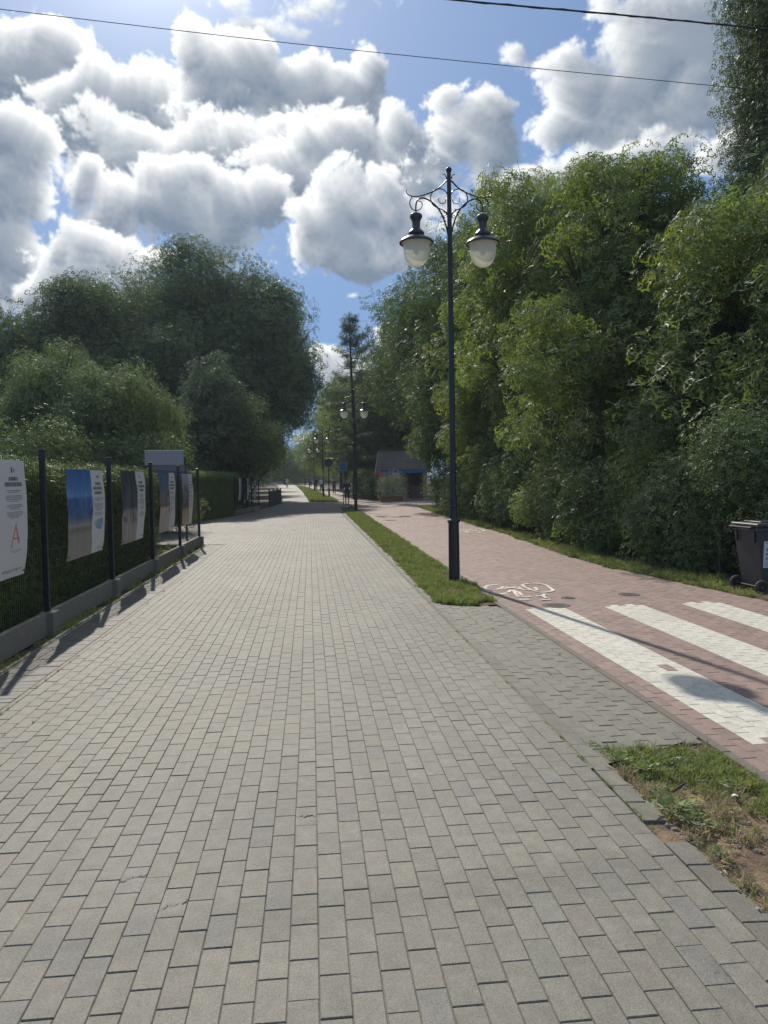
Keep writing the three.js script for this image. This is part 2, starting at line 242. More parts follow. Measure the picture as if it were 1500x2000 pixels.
// a paver whose face is cracked and spalled: a grid with a jagged groove
function crackedGeo(w, l, col, seed) {
  const r = rng(seed), nx = 14, nz = 24, P = [], U = [], C = [], I = [], a0 = (r() - 0.5) * 1.4, z0 = (r() - 0.5) * l * 0.4, sp = r() * 9, side = r() < 0.5 ? -1 : 1, deep = 0.003 + 0.003 * r(), part = r() < 0.5;
  for (let i = 0; i <= nz; i++) for (let k = 0; k <= nx; k++) {
    const X = (k / nx - 0.5) * w, Z = (i / nz - 0.5) * l, line = z0 + a0 * X + noise(X * 70 + sp, sp) * 0.018 + noise(X * 25 + sp, sp * 2) * 0.016, dl = Z - line;
    let y = -deep * Math.exp(-dl * dl / 0.000012) * (part && X * side > 0.01 ? 0 : 1);
    const reach = 0.03 + noise(X * 30 + sp, 3) * 0.02; if (dl * side > 0 && dl * side < reach) y -= 0.0022 * (0.6 + noise(X * 60, Z * 60 + sp) * 0.8) * (1 - dl * side / reach);
    const e = Math.min(w / 2 - Math.abs(X), l / 2 - Math.abs(Z)); if (e < 0.001) y -= 0.0012;
    P.push(X, y, Z); U.push(X + sp, Z); const v = 1 + noise(X * 40, Z * 40 + sp) * 0.1; C.push(col[0] * v, col[1] * v, col[2] * v);
  }
  for (let i = 0; i < nz; i++) for (let k = 0; k < nx; k++) { const a = i * (nx + 1) + k, b = a + nx + 1; I.push(a, b, a + 1, a + 1, b, b + 1); }
  const rim = []; for (let k = 0; k <= nx; k++) rim.push(k); for (let i = 1; i <= nz; i++) rim.push(i * (nx + 1) + nx); for (let k = nx - 1; k >= 0; k--) rim.push(nz * (nx + 1) + k); for (let i = nz - 1; i >= 1; i--) rim.push(i * (nx + 1));
  const s = P.length / 3; for (const k of rim) { P.push(P[k * 3], -0.028, P[k * 3 + 2]); U.push(U[k * 2], U[k * 2 + 1]); C.push(...col); }
  for (let k = 0; k < rim.length; k++) { const a = rim[k], b = rim[(k + 1) % rim.length], c = s + k, d = s + (k + 1) % rim.length; I.push(a, b, c, b, d, c); }
  const g = new THREE.BufferGeometry(); g.setAttribute('position', new THREE.Float32BufferAttribute(P, 3)); g.setAttribute('uv', new THREE.Float32BufferAttribute(U, 2)); g.setAttribute('color', new THREE.Float32BufferAttribute(C, 3)); g.setIndex(I); g.computeVertexNormals(); return toCreasedNormals(g, 0.6);
}
const GREY = [0.230, 0.219, 0.187], ROSE = [0.330, 0.232, 0.204], WHITE = [0.74, 0.72, 0.64];
function greyTone(r) {
  const t = r(), k = 0.93 + 0.14 * r(); let c = GREY;
  if (t < 0.06) c = [0.214, 0.206, 0.190]; else if (t < 0.10) c = [0.216, 0.213, 0.184]; else if (t < 0.14) c = [0.232, 0.214, 0.184];
  return { c, k };
}
// list the pavers of a surface, the 300 that show largest become parts, the rest one mesh
function pave(root, list, name, restName, seed) {
  for (const p of list) { p.vis = inView(p.x, 0, p.z); p.size = p.vis ? 1 / Math.hypot(p.x, 1.6, p.z) : 0; }
  const order = [...list].sort((a, b) => b.size - a.size), own = new Set(order.slice(0, 296).filter((p) => p.size > 0)), rest = fresh(), r = rng(seed), cache = new Map();
  let cracks = 0;
  for (const p of list) {
    if (!own.has(p)) { paverData(rest, p.x, p.y, p.z, p.w, p.l, p.turn || 0, p.tilt, p.roll, p.col, r() * 3, r() * 3); continue; }
    const v = Math.floor(r() * 5), key = [p.col.map((c) => c.toFixed(3)).join(), p.w.toFixed(3), p.l.toFixed(3), v].join('|');
    let g;
    if (p.crack) g = crackedGeo(p.w, p.l, p.col, 100 + cracks++);
    else { g = cache.get(key); if (!g) { const o = fresh(); paverData(o, 0, 0, 0, p.w, p.l, 0, 0, 0, p.col, r() * 3, r() * 3); g = asGeo(o); cache.set(key, g); } }
    const m = part(root, p.name || name, g, paverMat); m.position.set(p.x, p.y, p.z); m.rotation.set(p.tilt * -1, p.turn || 0, p.roll, 'YXZ');
  }
  const m = part(root, restName, asGeo(rest), paverMat); m.userData.kind = 'stuff';
}
const sandMat = std(lin(0.25, 0.232, 0.19), 0.95, { map: concreteMap, bumpMap: concreteBump, bumpScale: 0.002 });
const footpath = structure('footpath', null, null, 'wide walkway of grey concrete pavers');
{
  const list = [], r = rng(31), round = (c) => c.map((v) => Math.round(v * 40) / 40 * 1);
  for (let k = -64; k <= 14; k++) {
    const x0 = k * 0.1 + 0.05, off = (k & 1 ? 0.1 : 0) + 0.012 * (r() - 0.5);
    for (let i = 4; i < 232; i++) {
      const d = 0.1 + i * 0.2 + off + (r() - 0.5) * 0.003, x = x0 + (r() - 0.5) * 0.0016 + noise(d * 0.25, k * 0.07) * 0.006;
      if (x - 0.049 < walkL(d - 0.1) || x - 0.049 < walkL(d + 0.1) || x + 0.05 > walkR(Math.min(d, 43)) + 0.045) continue;
      const worn = smoothstep(0.55 - Math.hypot((x + 0.05) / 1.5, (d - 3.8) / 1.6) * 0.4, 0, 1);
      list.push({ x, z: -d, y: (r() - 0.5) * 0.0022 + noise(x * 1.3, d * 0.6) * 0.003, w: 0.0975, l: 0.1962, tilt: (r() - 0.5) * 0.013, roll: (r() - 0.5) * 0.012, col: (({ c, k }) => { const q = Math.round(k * (1 + 0.2 * fbm(x * 0.5 + 7, d * 0.22, 3) + 0.08 * noise(x * 2.1, d * 0.9)) * 40) / 40; return c.map((v) => v * q); })(greyTone(r)), crack: d > 2.2 && d < 6 && r() < 0.02 + worn * 0.075 });
    }
  }
  // settled patch between the walkway and the cycle path, pavers rougher and darker
  for (let k = 0; k < 8; k++) for (let i = 0; i < 26; i++) {
    const x = 1.672 + k * 0.0975, d = 4.36 + i * 0.2 + (k & 1 ? 0.1 : 0); if (d > 9.42 - (x - 1.62) * 0.15 || x > 2.34) continue;
    const t = Math.round((0.92 + 0.14 * r()) * 30) / 30; list.push({ x: x + (r() - 0.5) * 0.006, z: -d, y: 0.0 + (r() - 0.5) * 0.004, w: 0.096, l: 0.1945, tilt: (r() - 0.5) * 0.03, roll: (r() - 0.5) * 0.025, turn: (r() - 0.5) * 0.03, col: GREY.map((c) => c * t) });
  }
  // border course on the right, tipping outward where the soil has gone
  for (let i = 0; i < 205; i++) {
    const d = 1.0 + i * 0.203, low = d < 4.2 ? 0.006 * smoothstep(4.2 - d, 0, 1.2) : 0; if (d > 42) break; if (Math.abs(d - 3.28) < 0.1) continue;
    const t = 0.78 + 0.2 * r(); list.push({ x: 1.556 + (walkR(d) - 1.46) + (r() - 0.5) * 0.006, z: -d, y: -0.002 - low + (r() - 0.5) * 0.003, w: 0.104, l: 0.198, tilt: (r() - 0.5) * 0.03, roll: -0.02 - low * 4 + (r() - 0.5) * 0.02, turn: (r() - 0.5) * 0.03, col: GREY.map((c) => c * t), name: 'edging_paver' });
  }
  // strip of pavers laid crosswise along the fence
  for (let i = 0; i < 186; i++) {
    const d = 1.2 + i * 0.1015, t = 0.8 + 0.22 * r(); if (d > 20.0) break;
    list.push({ x: -2.35, z: -d, y: (r() - 0.5) * 0.004, w: 0.0968, l: 0.196, turn: Math.PI / 2, tilt: (r() - 0.5) * 0.014, roll: (r() - 0.5) * 0.02, col: GREY.map((c, k) => c * t * [0.95, 0.95, 1.02][k]) });
    if (i % 2 === 0) for (const sx of [-2.505, -2.606]) list.push({ x: sx, z: -d - (sx < -2.55 ? 0.15 : 0.05), y: -0.002 + (r() - 0.5) * 0.005, w: 0.0968, l: 0.196, tilt: (r() - 0.5) * 0.014, roll: (r() - 0.5) * 0.02, col: GREY.map((c) => c * t * 0.92) });
  }
  pave(footpath, list, 'paver', 'paver_field', 91);
  part(footpath, 'joint_sand', sheet((d) => d < 20.15 ? -2.68 : walkL(d), (d) => d < 4.27 ? 1.505 : d < 9.4 ? 2.36 : Math.min(walkR(d) + 0.13, 1.8), 0.4, 46.2, 0.4, -0.0052), sandMat);
  const far = std(lin(0.222, 0.208, 0.170), 0.74, { map: stainMap });
  part(footpath, 'far_paving', sheet(walkL, walkR, 46.2, 200, 1.2, 0.0), far);
  // thin concrete edging boards
  const kerb = std(lin(0.26, 0.244, 0.20), 0.74, { map: concreteMap, bumpMap: concreteBump, bumpScale: 0.002 });
  for (let i = 0; i < 19; i++) part(footpath, 'edging_board', rbox(0.045, 0.12, 0.992, 0.006, -2.226, -0.0615 + 0.001 * ((i * 7) % 3), -1.7 - i), kerb);
  for (let i = 0; i < 19; i++) part(footpath, 'edging_board', rbox(0.04, 0.12, 0.992, 0.006, -2.70, -0.055 + 0.003 * ((i * 5) % 3), -1.7 - i), kerb);
  for (let i = 0; i < 4; i++) if (i < 3) part(footpath, 'edging_board', rbox(0.03, 0.12, 0.99, 0.006, 1.63, -0.072 - 0.004 * ((i * 5) % 3), -1.75 - i), kerb);
}
const ridePath = structure('cycle_path', null, null, 'rose coloured block paved cycle path');
{
  const list = [], r = rng(57), bars = [[2.62, 3.12], [3.62, 4.12], [4.60, 5.10]];
  for (let k = 0; k < 42; k++) {
    const x0 = 2.435 + k * 0.1, off = (k & 1 ? 0.1 : 0);
    for (let i = 8; i < 232; i++) {
      const d = 0.1 + i * 0.2 + off, x = x0 + (r() - 0.5) * 0.002; if (x - 0.05 < rideL(d) - 0.01 || x + 0.05 > rideR(d)) continue;
      const white = d > 4.2 && d < 9.08 && bars.some(([a, b]) => x > a && x < b) && Math.hypot(x - 2.97, (d - 6.03) / 2) > 0.06, k2 = 0.86 + 0.26 * r(), t = r();
      const ragged = d < 8.6 && x < 3.13 && x > 3.05 && r() < 0.3;
      const base = white && !ragged ? WHITE.map((c, j) => { const worn = Math.round(clamp(0.02 + 0.32 * fbm(x * 1.4, d * 1.1, 3) + (t < 0.06 ? 0.14 : 0), 0, 0.5) * 25) / 25; return lerp(c * (0.96 + 0.06 * Math.round(t * 5) / 5), [0.28, 0.21, 0.18][j], worn); }) : t < 0.12 ? [0.295, 0.212, 0.188] : t < 0.25 ? [0.345, 0.226, 0.196] : ROSE;
      list.push({ x, z: -d, y: (r() - 0.5) * 0.002 + noise(x, d * 0.5) * 0.003, w: 0.0968, l: 0.196, tilt: (r() - 0.5) * 0.012, roll: (r() - 0.5) * 0.012, col: base.map((c) => white ? c : c * Math.round(k2 * 30) / 30), name: white && !ragged ? 'painted_paver' : 'paver' });
    }
  }
  pave(ridePath, list, 'paver', 'paver_field', 92);
  part(ridePath, 'joint_sand', sheet((d) => rideL(d) + 0.03, rideR, 1.6, 46.2, 0.4, -0.0045), std(lin(0.21, 0.155, 0.13), 0.95, { map: concreteMap }));
  part(ridePath, 'far_paving', sheet((d) => Math.max(rideL(d), walkR(d) + (d < 57 ? 0.002 : 0)), rideR, 46.2, 200, 1.2, 0.002), std(lin(0.30, 0.235, 0.205), 0.8, { map: stainMap }));
  const kerb = std(lin(0.22, 0.195, 0.165), 0.9, { map: concreteMap, bumpMap: concreteBump, bumpScale: 0.002 });
  for (let i = 0; i < 42; i++) { const d = 1.6 + i; if (d > 43) break; part(ridePath, 'edging_board', rbox(0.06, 0.12, 0.994, 0.006, rideL(d) - 0.008, -0.057, -d), kerb); }
}
// painted bicycle signs on the cycle path
const paint = std(lin(0.70, 0.68, 0.60), 0.8, { map: stainMap });
const strokes = [[[2.778, 11.129], [2.639, 11.094], [2.526, 10.862], [2.487, 10.565], [2.521, 10.349], [2.601, 10.234], [2.707, 10.292]], [[3.268, 11.141], [3.155, 11.071], [3.104, 10.823], [3.109, 10.644], [3.126, 10.45], [3.141, 10.296], [3.198, 10.243], [3.314, 10.3], [3.404, 10.423], [3.429, 10.616], [3.458, 10.946], [3.397, 11.131], [3.316, 11.169]], [[2.635, 10.661], [2.728, 10.728], [2.807, 10.89], [2.869, 10.785], [2.996, 10.829], [3.003, 10.562], [3.096, 10.473]], [[2.763, 10.72], [2.905, 10.777], [2.978, 10.629]], [[2.733, 10.344], [2.849, 10.571], [2.81, 10.246], [2.773, 9.902], [2.839, 9.926], [2.928, 9.907]], [[2.838, 10.53], [2.877, 10.313], [2.837, 10.003]], [[2.704, 9.694], [2.833, 9.667]], [[3.233, 10.722], [3.177, 10.413]], [[3.0, 9.914], [3.093, 9.909], [3.179, 10.086]], [[3.093, 9.909], [3.087, 9.723]], [[2.985, 9.599], [3.103, 9.61]]];
{
  const P = [], U = [], I = [];
  strokes.forEach((s, n) => {
    const pts = s.length > 3 ? new THREE.CatmullRomCurve3(s.map(([x, d]) => V(x - 2.97, 0.006 + n * 0.0004, -(d - 10.4)))).getPoints(s.length * 3) : s.map(([x, d]) => V(x - 2.97, 0.006 + n * 0.0004, -(d - 10.4)));
    const half = 0.024;
    pts.forEach((p, i) => { const a = pts[Math.max(0, i - 1)], b = pts[Math.min(pts.length - 1, i + 1)], L = Math.hypot(b.x - a.x, b.z - a.z) || 1, nx = (b.z - a.z) / L, nz = -(b.x - a.x) / L; const k = P.length / 3; P.push(p.x + nx * half, p.y, p.z + nz * half * 1.7, p.x - nx * half, p.y, p.z - nz * half * 1.7); U.push(p.x, p.z, p.x + 0.1, p.z); if (i) I.push(k - 2, k, k - 1, k - 1, k, k + 1); });
  });
  const g = new THREE.BufferGeometry(); g.setAttribute('position', new THREE.Float32BufferAttribute(P, 3)); g.setAttribute('uv', new THREE.Float32BufferAttribute(U, 2)); g.setIndex(I); g.computeVertexNormals();
  const a = structure('bicycle_marking', g, paint, 'white painted bicycle sign just past the crossing stripes'); a.position.set(2.97, 0, -10.4);
  const b = structure('bicycle_marking', g, paint, 'faded white bicycle sign by the shaded verge'); b.position.set(4.85, 0, -22.8); b.scale.set(1.05, 1, 1.3);
}
// drain covers
{
  const iron = std(lin(0.075, 0.064, 0.055), 0.75, { metalness: 0.3, bumpMap: concreteBump, bumpScale: 0.004 });
  const cover = (x, d, r, label) => { const t = thing('drain_cover', label, 'drain cover', [x, 0, -d], 0); part(t, 'rim', new THREE.TorusGeometry(r, 0.009, 5, 32).rotateX(Math.PI / 2).translate(0, -0.003, 0), iron); part(t, 'lid', new THREE.CylinderGeometry(r - 0.006, r - 0.006, 0.02, 32).translate(0, -0.006, 0), iron); for (let k = -2; k <= 2; k++) part(t, 'rib', box(1.5 * Math.sqrt(r * r - (k * r / 3) ** 2) - 0.04, 0.006, 0.02, 0, 0.003, k * r / 3), iron); };
  cover(4.26, 9.82, 0.14, 'round iron drain cover in front of the middle crossing stripe');
  cover(3.38, 9.72, 0.09, 'small round iron cover beside the painted bicycle sign');
  cover(3.03, 9.16, 0.17, 'iron cover touching the end of the crossing stripe by the lamp shadow');
  cover(3.19, 30.2, 0.32, 'dark iron manhole cover far along the cycle path by the grass strip');
}
console.log(Math.round(performance.now() / 100) / 10, 'paving');

// ---------------------------------------------------------------- foliage
const leafMat = (c, gloss = 0.35, through = 0.32) => new THREE.MeshPhysicalMaterial({ color: c, roughness: 1, transmission: through, thickness: 0, clearcoat: gloss, clearcoatRoughness: 0.34, side: THREE.DoubleSide });
function polyLeaf(outline, L, fold) {                 // fan over a half outline, mirrored and folded along the midrib; tip along +z
  const P = [], I = [], row = outline.map(([x, z]) => [x, z]);
  for (const [x, z] of row) P.push(x * L, Math.abs(x) * L * fold - z * z * L * 0.25, z * L);
  const n = row.length; for (const [x, z] of row) P.push(-x * L, Math.abs(x) * L * fold - z * z * L * 0.25, z * L);
  const m0 = P.length / 3; for (const z of [0, 0.35, 0.7, 1]) P.push(0, -z * z * L * 0.25, z * L);
  const near = (z) => z < 0.2 ? 0 : z < 0.55 ? 1 : z < 0.86 ? 2 : 3;
  for (let s = 0; s < 2; s++) for (let i = 0; i < n - 1; i++) { const a = s * n + i, b = s * n + i + 1, c = m0 + near((row[i][1] + row[i + 1][1]) / 2); s ? I.push(a, c, b) : I.push(a, b, c); }
  const g = new THREE.BufferGeometry(); g.setAttribute('position', new THREE.Float32BufferAttribute(P, 3)); g.setIndex(I); g.computeVertexNormals(); return g.toNonIndexed();
}
const MAPLE = [[0, 0], [0.34, -0.06], [0.36, 0.12], [0.60, 0.26], [0.42, 0.42], [0.42, 0.68], [0.18, 0.70], [0, 1]];
const OVAL = [[0, 0], [0.24, 0.2], [0.3, 0.48], [0.18, 0.8], [0, 1]];
const LANCE = [[0, 0], [0.1, 0.3], [0.07, 0.7], [0, 1]];
const onlyPN = (g) => { const n = g.index ? g.toNonIndexed() : g; for (const k of Object.keys(n.attributes)) if (k !== 'position' && k !== 'normal') n.deleteAttribute(k); return n; };
function spray(outline, leafL, count, reach, seed, droop = 0.35, fold = 0.3) {   // a twig with leaves
  const r = rng(seed), list = [], o = new THREE.Object3D();
  for (let i = 0; i < count; i++) {
    const g = polyLeaf(outline, leafL * (0.75 + 0.5 * r()), fold), t = (i + 0.4) / count, a = i * 2.4 + r(), out = reach * (0.35 + 0.65 * r()) * (1 - t * 0.5);
    o.position.set(Math.cos(a) * out, (r() - 0.5) * reach * 0.5 + t * reach * 0.25, Math.sin(a) * out);
    o.rotation.set(droop + (r() - 0.3) * 0.8, -a + Math.PI / 2 + (r() - 0.5) * 1.2, (r() - 0.5) * 0.9, 'YXZ'); o.updateMatrix(); g.applyMatrix4(o.matrix); list.push(onlyPN(g));
  }
  return mergeGeometries(list);
}
function strand(len, leaves, leafL, seed) {           // a hanging willow shoot
  const r = rng(seed), list = [], o = new THREE.Object3D();
  for (let i = 0; i < leaves; i++) { const g = polyLeaf(LANCE, leafL * (0.7 + 0.5 * r()), 0.2), t = i / leaves, a = i * 2.4; o.position.set(Math.sin(t * 3) * 0.06, -t * len, Math.cos(t * 2) * 0.04); o.rotation.set(0.7 + r() * 0.7, a, 0, 'YXZ'); o.updateMatrix(); g.applyMatrix4(o.matrix); list.push(onlyPN(g)); }
  return mergeGeometries(list);
}
// a bough: twigs spreading from one point, leaves set along them
function bough(outline, leafL, count, reach, seed, fold = 0.3, flat = 0.62) {
  const r = rng(seed), list = [], o = new THREE.Object3D();
  for (let i = 0; i < count; i++) {
    const a = i * 2.4 + r(), u = 1 - 2 * (i + 0.5) / count, c = Math.sqrt(1 - u * u), t = reach * (0.35 + 0.65 * Math.cbrt(r())), g = polyLeaf(outline, leafL * (0.65 + 0.6 * r()), fold * (0.4 + r()));
    o.position.set(Math.cos(a) * c * t, u * t * flat - reach * 0.25 * c * c, Math.sin(a) * c * t);
    o.rotation.set(0.35 + (r() - 0.45) * 1.2 - u * 0.35, -a + Math.PI / 2 + (r() - 0.5) * 3.4, (r() - 0.5) * 1.1, 'YXZ'); o.updateMatrix(); g.applyMatrix4(o.matrix); list.push(onlyPN(g));
  }
  return mergeGeometries(list);
}
const SPRAY = {
  maple: [1, 2, 3, 4].map((s) => bough(MAPLE, 0.21, 46, 0.56, s)),
  mapleFar: [4, 5, 6].map((s) => bough(MAPLE, 0.25, 74, 0.95, s)),
  oak: [4, 5, 6].map((s) => bough(MAPLE, 0.29, 100, 1.35, s)),
  mapleVeryFar: [6, 7].map((s) => bough(MAPLE, 0.40, 70, 1.6, s)),
  oval: [8, 9, 10].map((s) => bough(OVAL, 0.115, 64, 0.42, s)),
  ovalFar: [10, 11].map((s) => bough(OVAL, 0.19, 80, 0.75, s)),
  hedge: [12, 13].map((s) => bough(OVAL, 0.06, 56, 0.2, s)),
  willowTop: [18, 19].map((s) => bough(LANCE, 0.24, 120, 0.6, s, 0.2, 0.5)),
  willow: [14, 15].map((s) => strand(0.7, 16, 0.22, s)),
  needle: [16, 17].map((s) => spray(LANCE, 0.26, 26, 0.26, s, 0.2, 0.05)),
};
const SQ = new THREE.Object3D(), UPV = V(0, 1, 0), tmpQ = new THREE.Quaternion(), tmpQ2 = new THREE.Quaternion(), tmpC = new THREE.Color();
// InstancedMesh of sprays at points: [x, y, z, nx, ny, nz, scale, tone]
function foliage(parent, name, geos, mat, pts, seed, hang = false) {
  const r = rng(seed), kinds = geos.length, groups = geos.map(() => []); pts.forEach((p, i) => groups[i % kinds].push(p));
  groups.forEach((list, k) => {
    if (!list.length) return;
    const m = shade(new THREE.InstancedMesh(geos[k], mat, list.length)); m.name = name; m.userData.kind = 'stuff';
    list.forEach((p, i) => {
      SQ.position.set(p[0], p[1], p[2]);
      if (hang) { SQ.rotation.set((r() - 0.5) * 0.3, r() * 6.28, (r() - 0.5) * 0.3); } else { tmpQ.setFromUnitVectors(UPV, V(p[3], p[4], p[5]).normalize()); tmpQ2.setFromAxisAngle(UPV, r() * 6.28); SQ.quaternion.copy(tmpQ).multiply(tmpQ2); }
      SQ.scale.setScalar(p[6]); SQ.updateMatrix(); m.setMatrixAt(i, SQ.matrix);
      const t = p[7], y = p[8] ?? 0; m.setColorAt(i, tmpC.setRGB(t * (1 + y), t * (1 + y * 0.45), t * (1 - y * 0.3)));
    });
    parent.add(m);
  });
}
const barkMat = std(lin(0.085, 0.07, 0.052), 0.95, { map: barkMap, bumpMap: barkMap, bumpScale: 0.02 });
const greyBark = std(lin(0.12, 0.11, 0.09), 0.95, { map: barkMap, bumpMap: barkMap, bumpScale: 0.02 });
function lobesOf(r, o) {                              // o: cx, cy, cz, rx, ry, rz, lobes
  const L = [{ x: o.cx, y: o.cy, z: o.cz, r: 1, sx: o.rx * 0.72, sy: o.ry * 0.78, sz: (o.rz ?? o.rx) * 0.72 }];
  for (let k = 0; k < o.lobes; k++) {
    const a = k * 2.4 + r() * 0.8, u = 1 - 2 * (k + 0.5) / o.lobes * 0.86, c = Math.sqrt(1 - u * u), s = 0.26 + 0.2 * r();
    L.push({ x: o.cx + Math.cos(a) * c * o.rx * 0.72, y: o.cy + u * o.ry * 0.76, z: o.cz + Math.sin(a) * c * (o.rz ?? o.rx) * 0.72, sx: o.rx * s * 1.05, sy: o.ry * s * 0.95, sz: (o.rz ?? o.rx) * s * 1.05 });
  }
  // stray branch ends that break the outline
  for (let k = 0; k < (o.stray ?? 0); k++) { const a = r() * 6.28, u = r() * 1.7 - 0.7, c = Math.sqrt(Math.max(0, 1 - u * u)), q = 0.84 + 0.24 * r(), s = 0.07 + 0.09 * r(); L.push({ x: o.cx + Math.cos(a) * c * o.rx * q, y: o.cy + u * o.ry * q, z: o.cz + Math.sin(a) * c * (o.rz ?? o.rx) * q, sx: o.rx * s * 1.5, sy: o.ry * s * 0.7, sz: (o.rz ?? o.rx) * s * 1.5 }); }
  return L;
}
function crownPoints(r, lobes, clusters, per, spread, scale, o) {
  const pts = [], area = lobes.map((l) => Math.pow(l.sx * l.sy * l.sz, 0.66)), sum = area.reduce((a, b) => a + b, 0);
  for (let k = 0; k < clusters; k++) {
    let t = r() * sum, i = 0; while (t > area[i] && i < area.length - 1) { t -= area[i]; i++; }
    const l = lobes[i], u = r() * 2 - 1, a = r() * 6.2832, c = Math.sqrt(1 - u * u), d = 0.62 + 0.42 * Math.sqrt(r()), dx = Math.cos(a) * c, dy = u, dz = Math.sin(a) * c;
    const X = l.x + dx * l.sx * d, Y = l.y + dy * l.sy * d, Z = l.z + dz * l.sz * d;
    if (o.keep && !o.keep(X, Y, Z)) continue;
    if (fbm(X * 0.7 + (o.seed ?? 0), Y * 0.85 + Z * 0.6, 2) < -0.16 + (o.open ?? 0)) continue;
    const tone = 0.78 + 0.5 * r(), yel = Math.max(0, fbm(X * 0.4 + 9, Y * 0.4 - Z * 0.3, 2)) * 0.7 + 0.12 * (r() - 0.5);
    for (let j = 0; j < per; j++) {
      const g = () => (r() + r() + r() - 1.5) * spread;
      pts.push([X + g(), Y + g() * 0.55, Z + g(), dx * 0.8 + (r() - 0.5) * 0.9, 0.75 + dy * 0.35 + (r() - 0.5) * 0.5, dz * 0.8 + (r() - 0.5) * 0.9, scale * (0.75 + 0.5 * r()), tone * (0.9 + 0.2 * r()), yel]);
    }
  }
  return pts;
}
function woody(r, h0, lobes, rad, lean, base) {       // trunk and limbs in one mesh
  const list = [], top = lobes[0], n = 7, trunk = [];
  for (let i = 0; i <= n; i++) { const t = i / n; trunk.push(V(lean[0] * t * t + (r() - 0.5) * rad * 0.7 * t, base + (top.y + top.sy * 0.6 - base) * t, lean[1] * t * t + (r() - 0.5) * rad * 0.7 * t)); }
  list.push(bar(trunk, trunk.map((_, i) => rad * (i === 0 ? 1.35 : 1 - 0.82 * i / n)), 9));
  lobes.slice(1).forEach((l, k) => {
    const s = 0.25 + 0.55 * ((k * 0.37) % 1), i = Math.min(n - 1, Math.floor(s * n)), a = trunk[i].clone(), b = V(l.x, l.y, l.z); if (b.y < a.y - 1) a.y = Math.max(base + h0 * 0.6, b.y - 0.4);
    const m = a.clone().lerp(b, 0.5); m.y += 0.12 * a.distanceTo(b) * (r() - 0.2); const q = rad * (0.5 - 0.3 * s);
    const pts = curve([a, m, b], 6); list.push(bar(pts, pts.map((_, j) => q * (1 - 0.8 * j / 6)), 6, false));
    for (let j = 0; j < 3; j++) { const st = pts[3 + j], e = b.clone().add(V((r() - 0.5) * l.sx * 1.6, (r() - 0.2) * l.sy * 1.3, (r() - 0.5) * l.sz * 1.6)), mm = st.clone().lerp(e, 0.5).add(V(0, 0.1, 0)); list.push(bar([st, mm, e], [q * 0.4, q * 0.25, q * 0.08], 5, false)); }
  });
  return merge(list);
}
// a broadleaf tree; x, d on the ground, height h, crown radii, height of the crown's underside
function tree(name, label, o) {
  const r = rng(o.seed), t = thing(name, label, o.category ?? 'tree', [o.x, gy(o.d) - 0.03, -o.d], 0, o.group);
  const cy = (o.h + o.under) / 2, spec = { cx: o.off?.[0] ?? 0, cy, cz: o.off?.[1] ?? 0, rx: o.r, ry: (o.h - o.under) / 2, rz: o.rz ?? o.r, lobes: o.lobes ?? 11, stray: o.stray ?? 14 };
  const lobes = lobesOf(r, spec), base = 0;
  part(t, 'trunk', woody(r, o.under, lobes, o.trunk ?? o.h * 0.016, [spec.cx, spec.cz], base), o.bark ?? barkMat);
  foliage(t, 'crown', SPRAY[o.kind], o.mat, crownPoints(r, lobes, o.n, o.per ?? 1, o.spread ?? 0.32, o.scale ?? 1, { seed: o.seed, open: o.open, keep: o.keep }), o.seed + 1);
  return t;
}
function shrub(name, label, o) {                      // several stems from the ground, leaves down to the ground
  const r = rng(o.seed), t = thing(name, label, o.category ?? 'shrub', [o.x, gy(o.d) - 0.03, -o.d], 0, o.group);
  const spec = { cx: 0, cy: o.h * 0.5, cz: 0, rx: o.r, ry: o.h * 0.52, rz: o.rz ?? o.r, lobes: o.lobes ?? 7 }, lobes = lobesOf(r, spec), stems = [];
  for (let k = 0; k < 6; k++) { const l = lobes[1 + k % (lobes.length - 1)], a = V((r() - 0.5) * 0.3, 0, (r() - 0.5) * 0.3), b = V(l.x, l.y, l.z), pts = curve([a, a.clone().lerp(b, 0.5).add(V(0, 0.2, 0)), b], 5); stems.push(bar(pts, pts.map((_, j) => 0.028 * (1 - 0.75 * j / 5)), 5, false)); }
  part(t, 'stem', merge(stems), barkMat);
  foliage(t, 'leaves', SPRAY[o.kind], o.mat, crownPoints(r, lobes, o.n, o.per ?? 1, o.spread ?? 0.22, o.scale ?? 1, { seed: o.seed, open: o.open ?? -0.1, keep: (x, y) => y > 0.04 && (!o.keep || o.keep(x)) }), o.seed + 1);
  return t;
}
const M = {
  maple: leafMat(lin(0.152, 0.214, 0.034), 0.14, 0.46), lime: leafMat(lin(0.090, 0.148, 0.032), 0.12, 0.34), oak: leafMat(lin(0.098, 0.152, 0.040), 0.12, 0.36),
  oval: leafMat(lin(0.108, 0.168, 0.040), 0.22, 0.36), hedge: leafMat(lin(0.120, 0.185, 0.032), 0.18, 0.26), willow: leafMat(lin(0.142, 0.205, 0.066), 0.1, 0.40), larch: leafMat(lin(0.11, 0.158, 0.075), 0.05, 0.3), poplar: leafMat(lin(0.090, 0.140, 0.040), 0.2, 0.3),
};
const rightRow = 'broadleaf trees in the wall of foliage beside the cycle path';
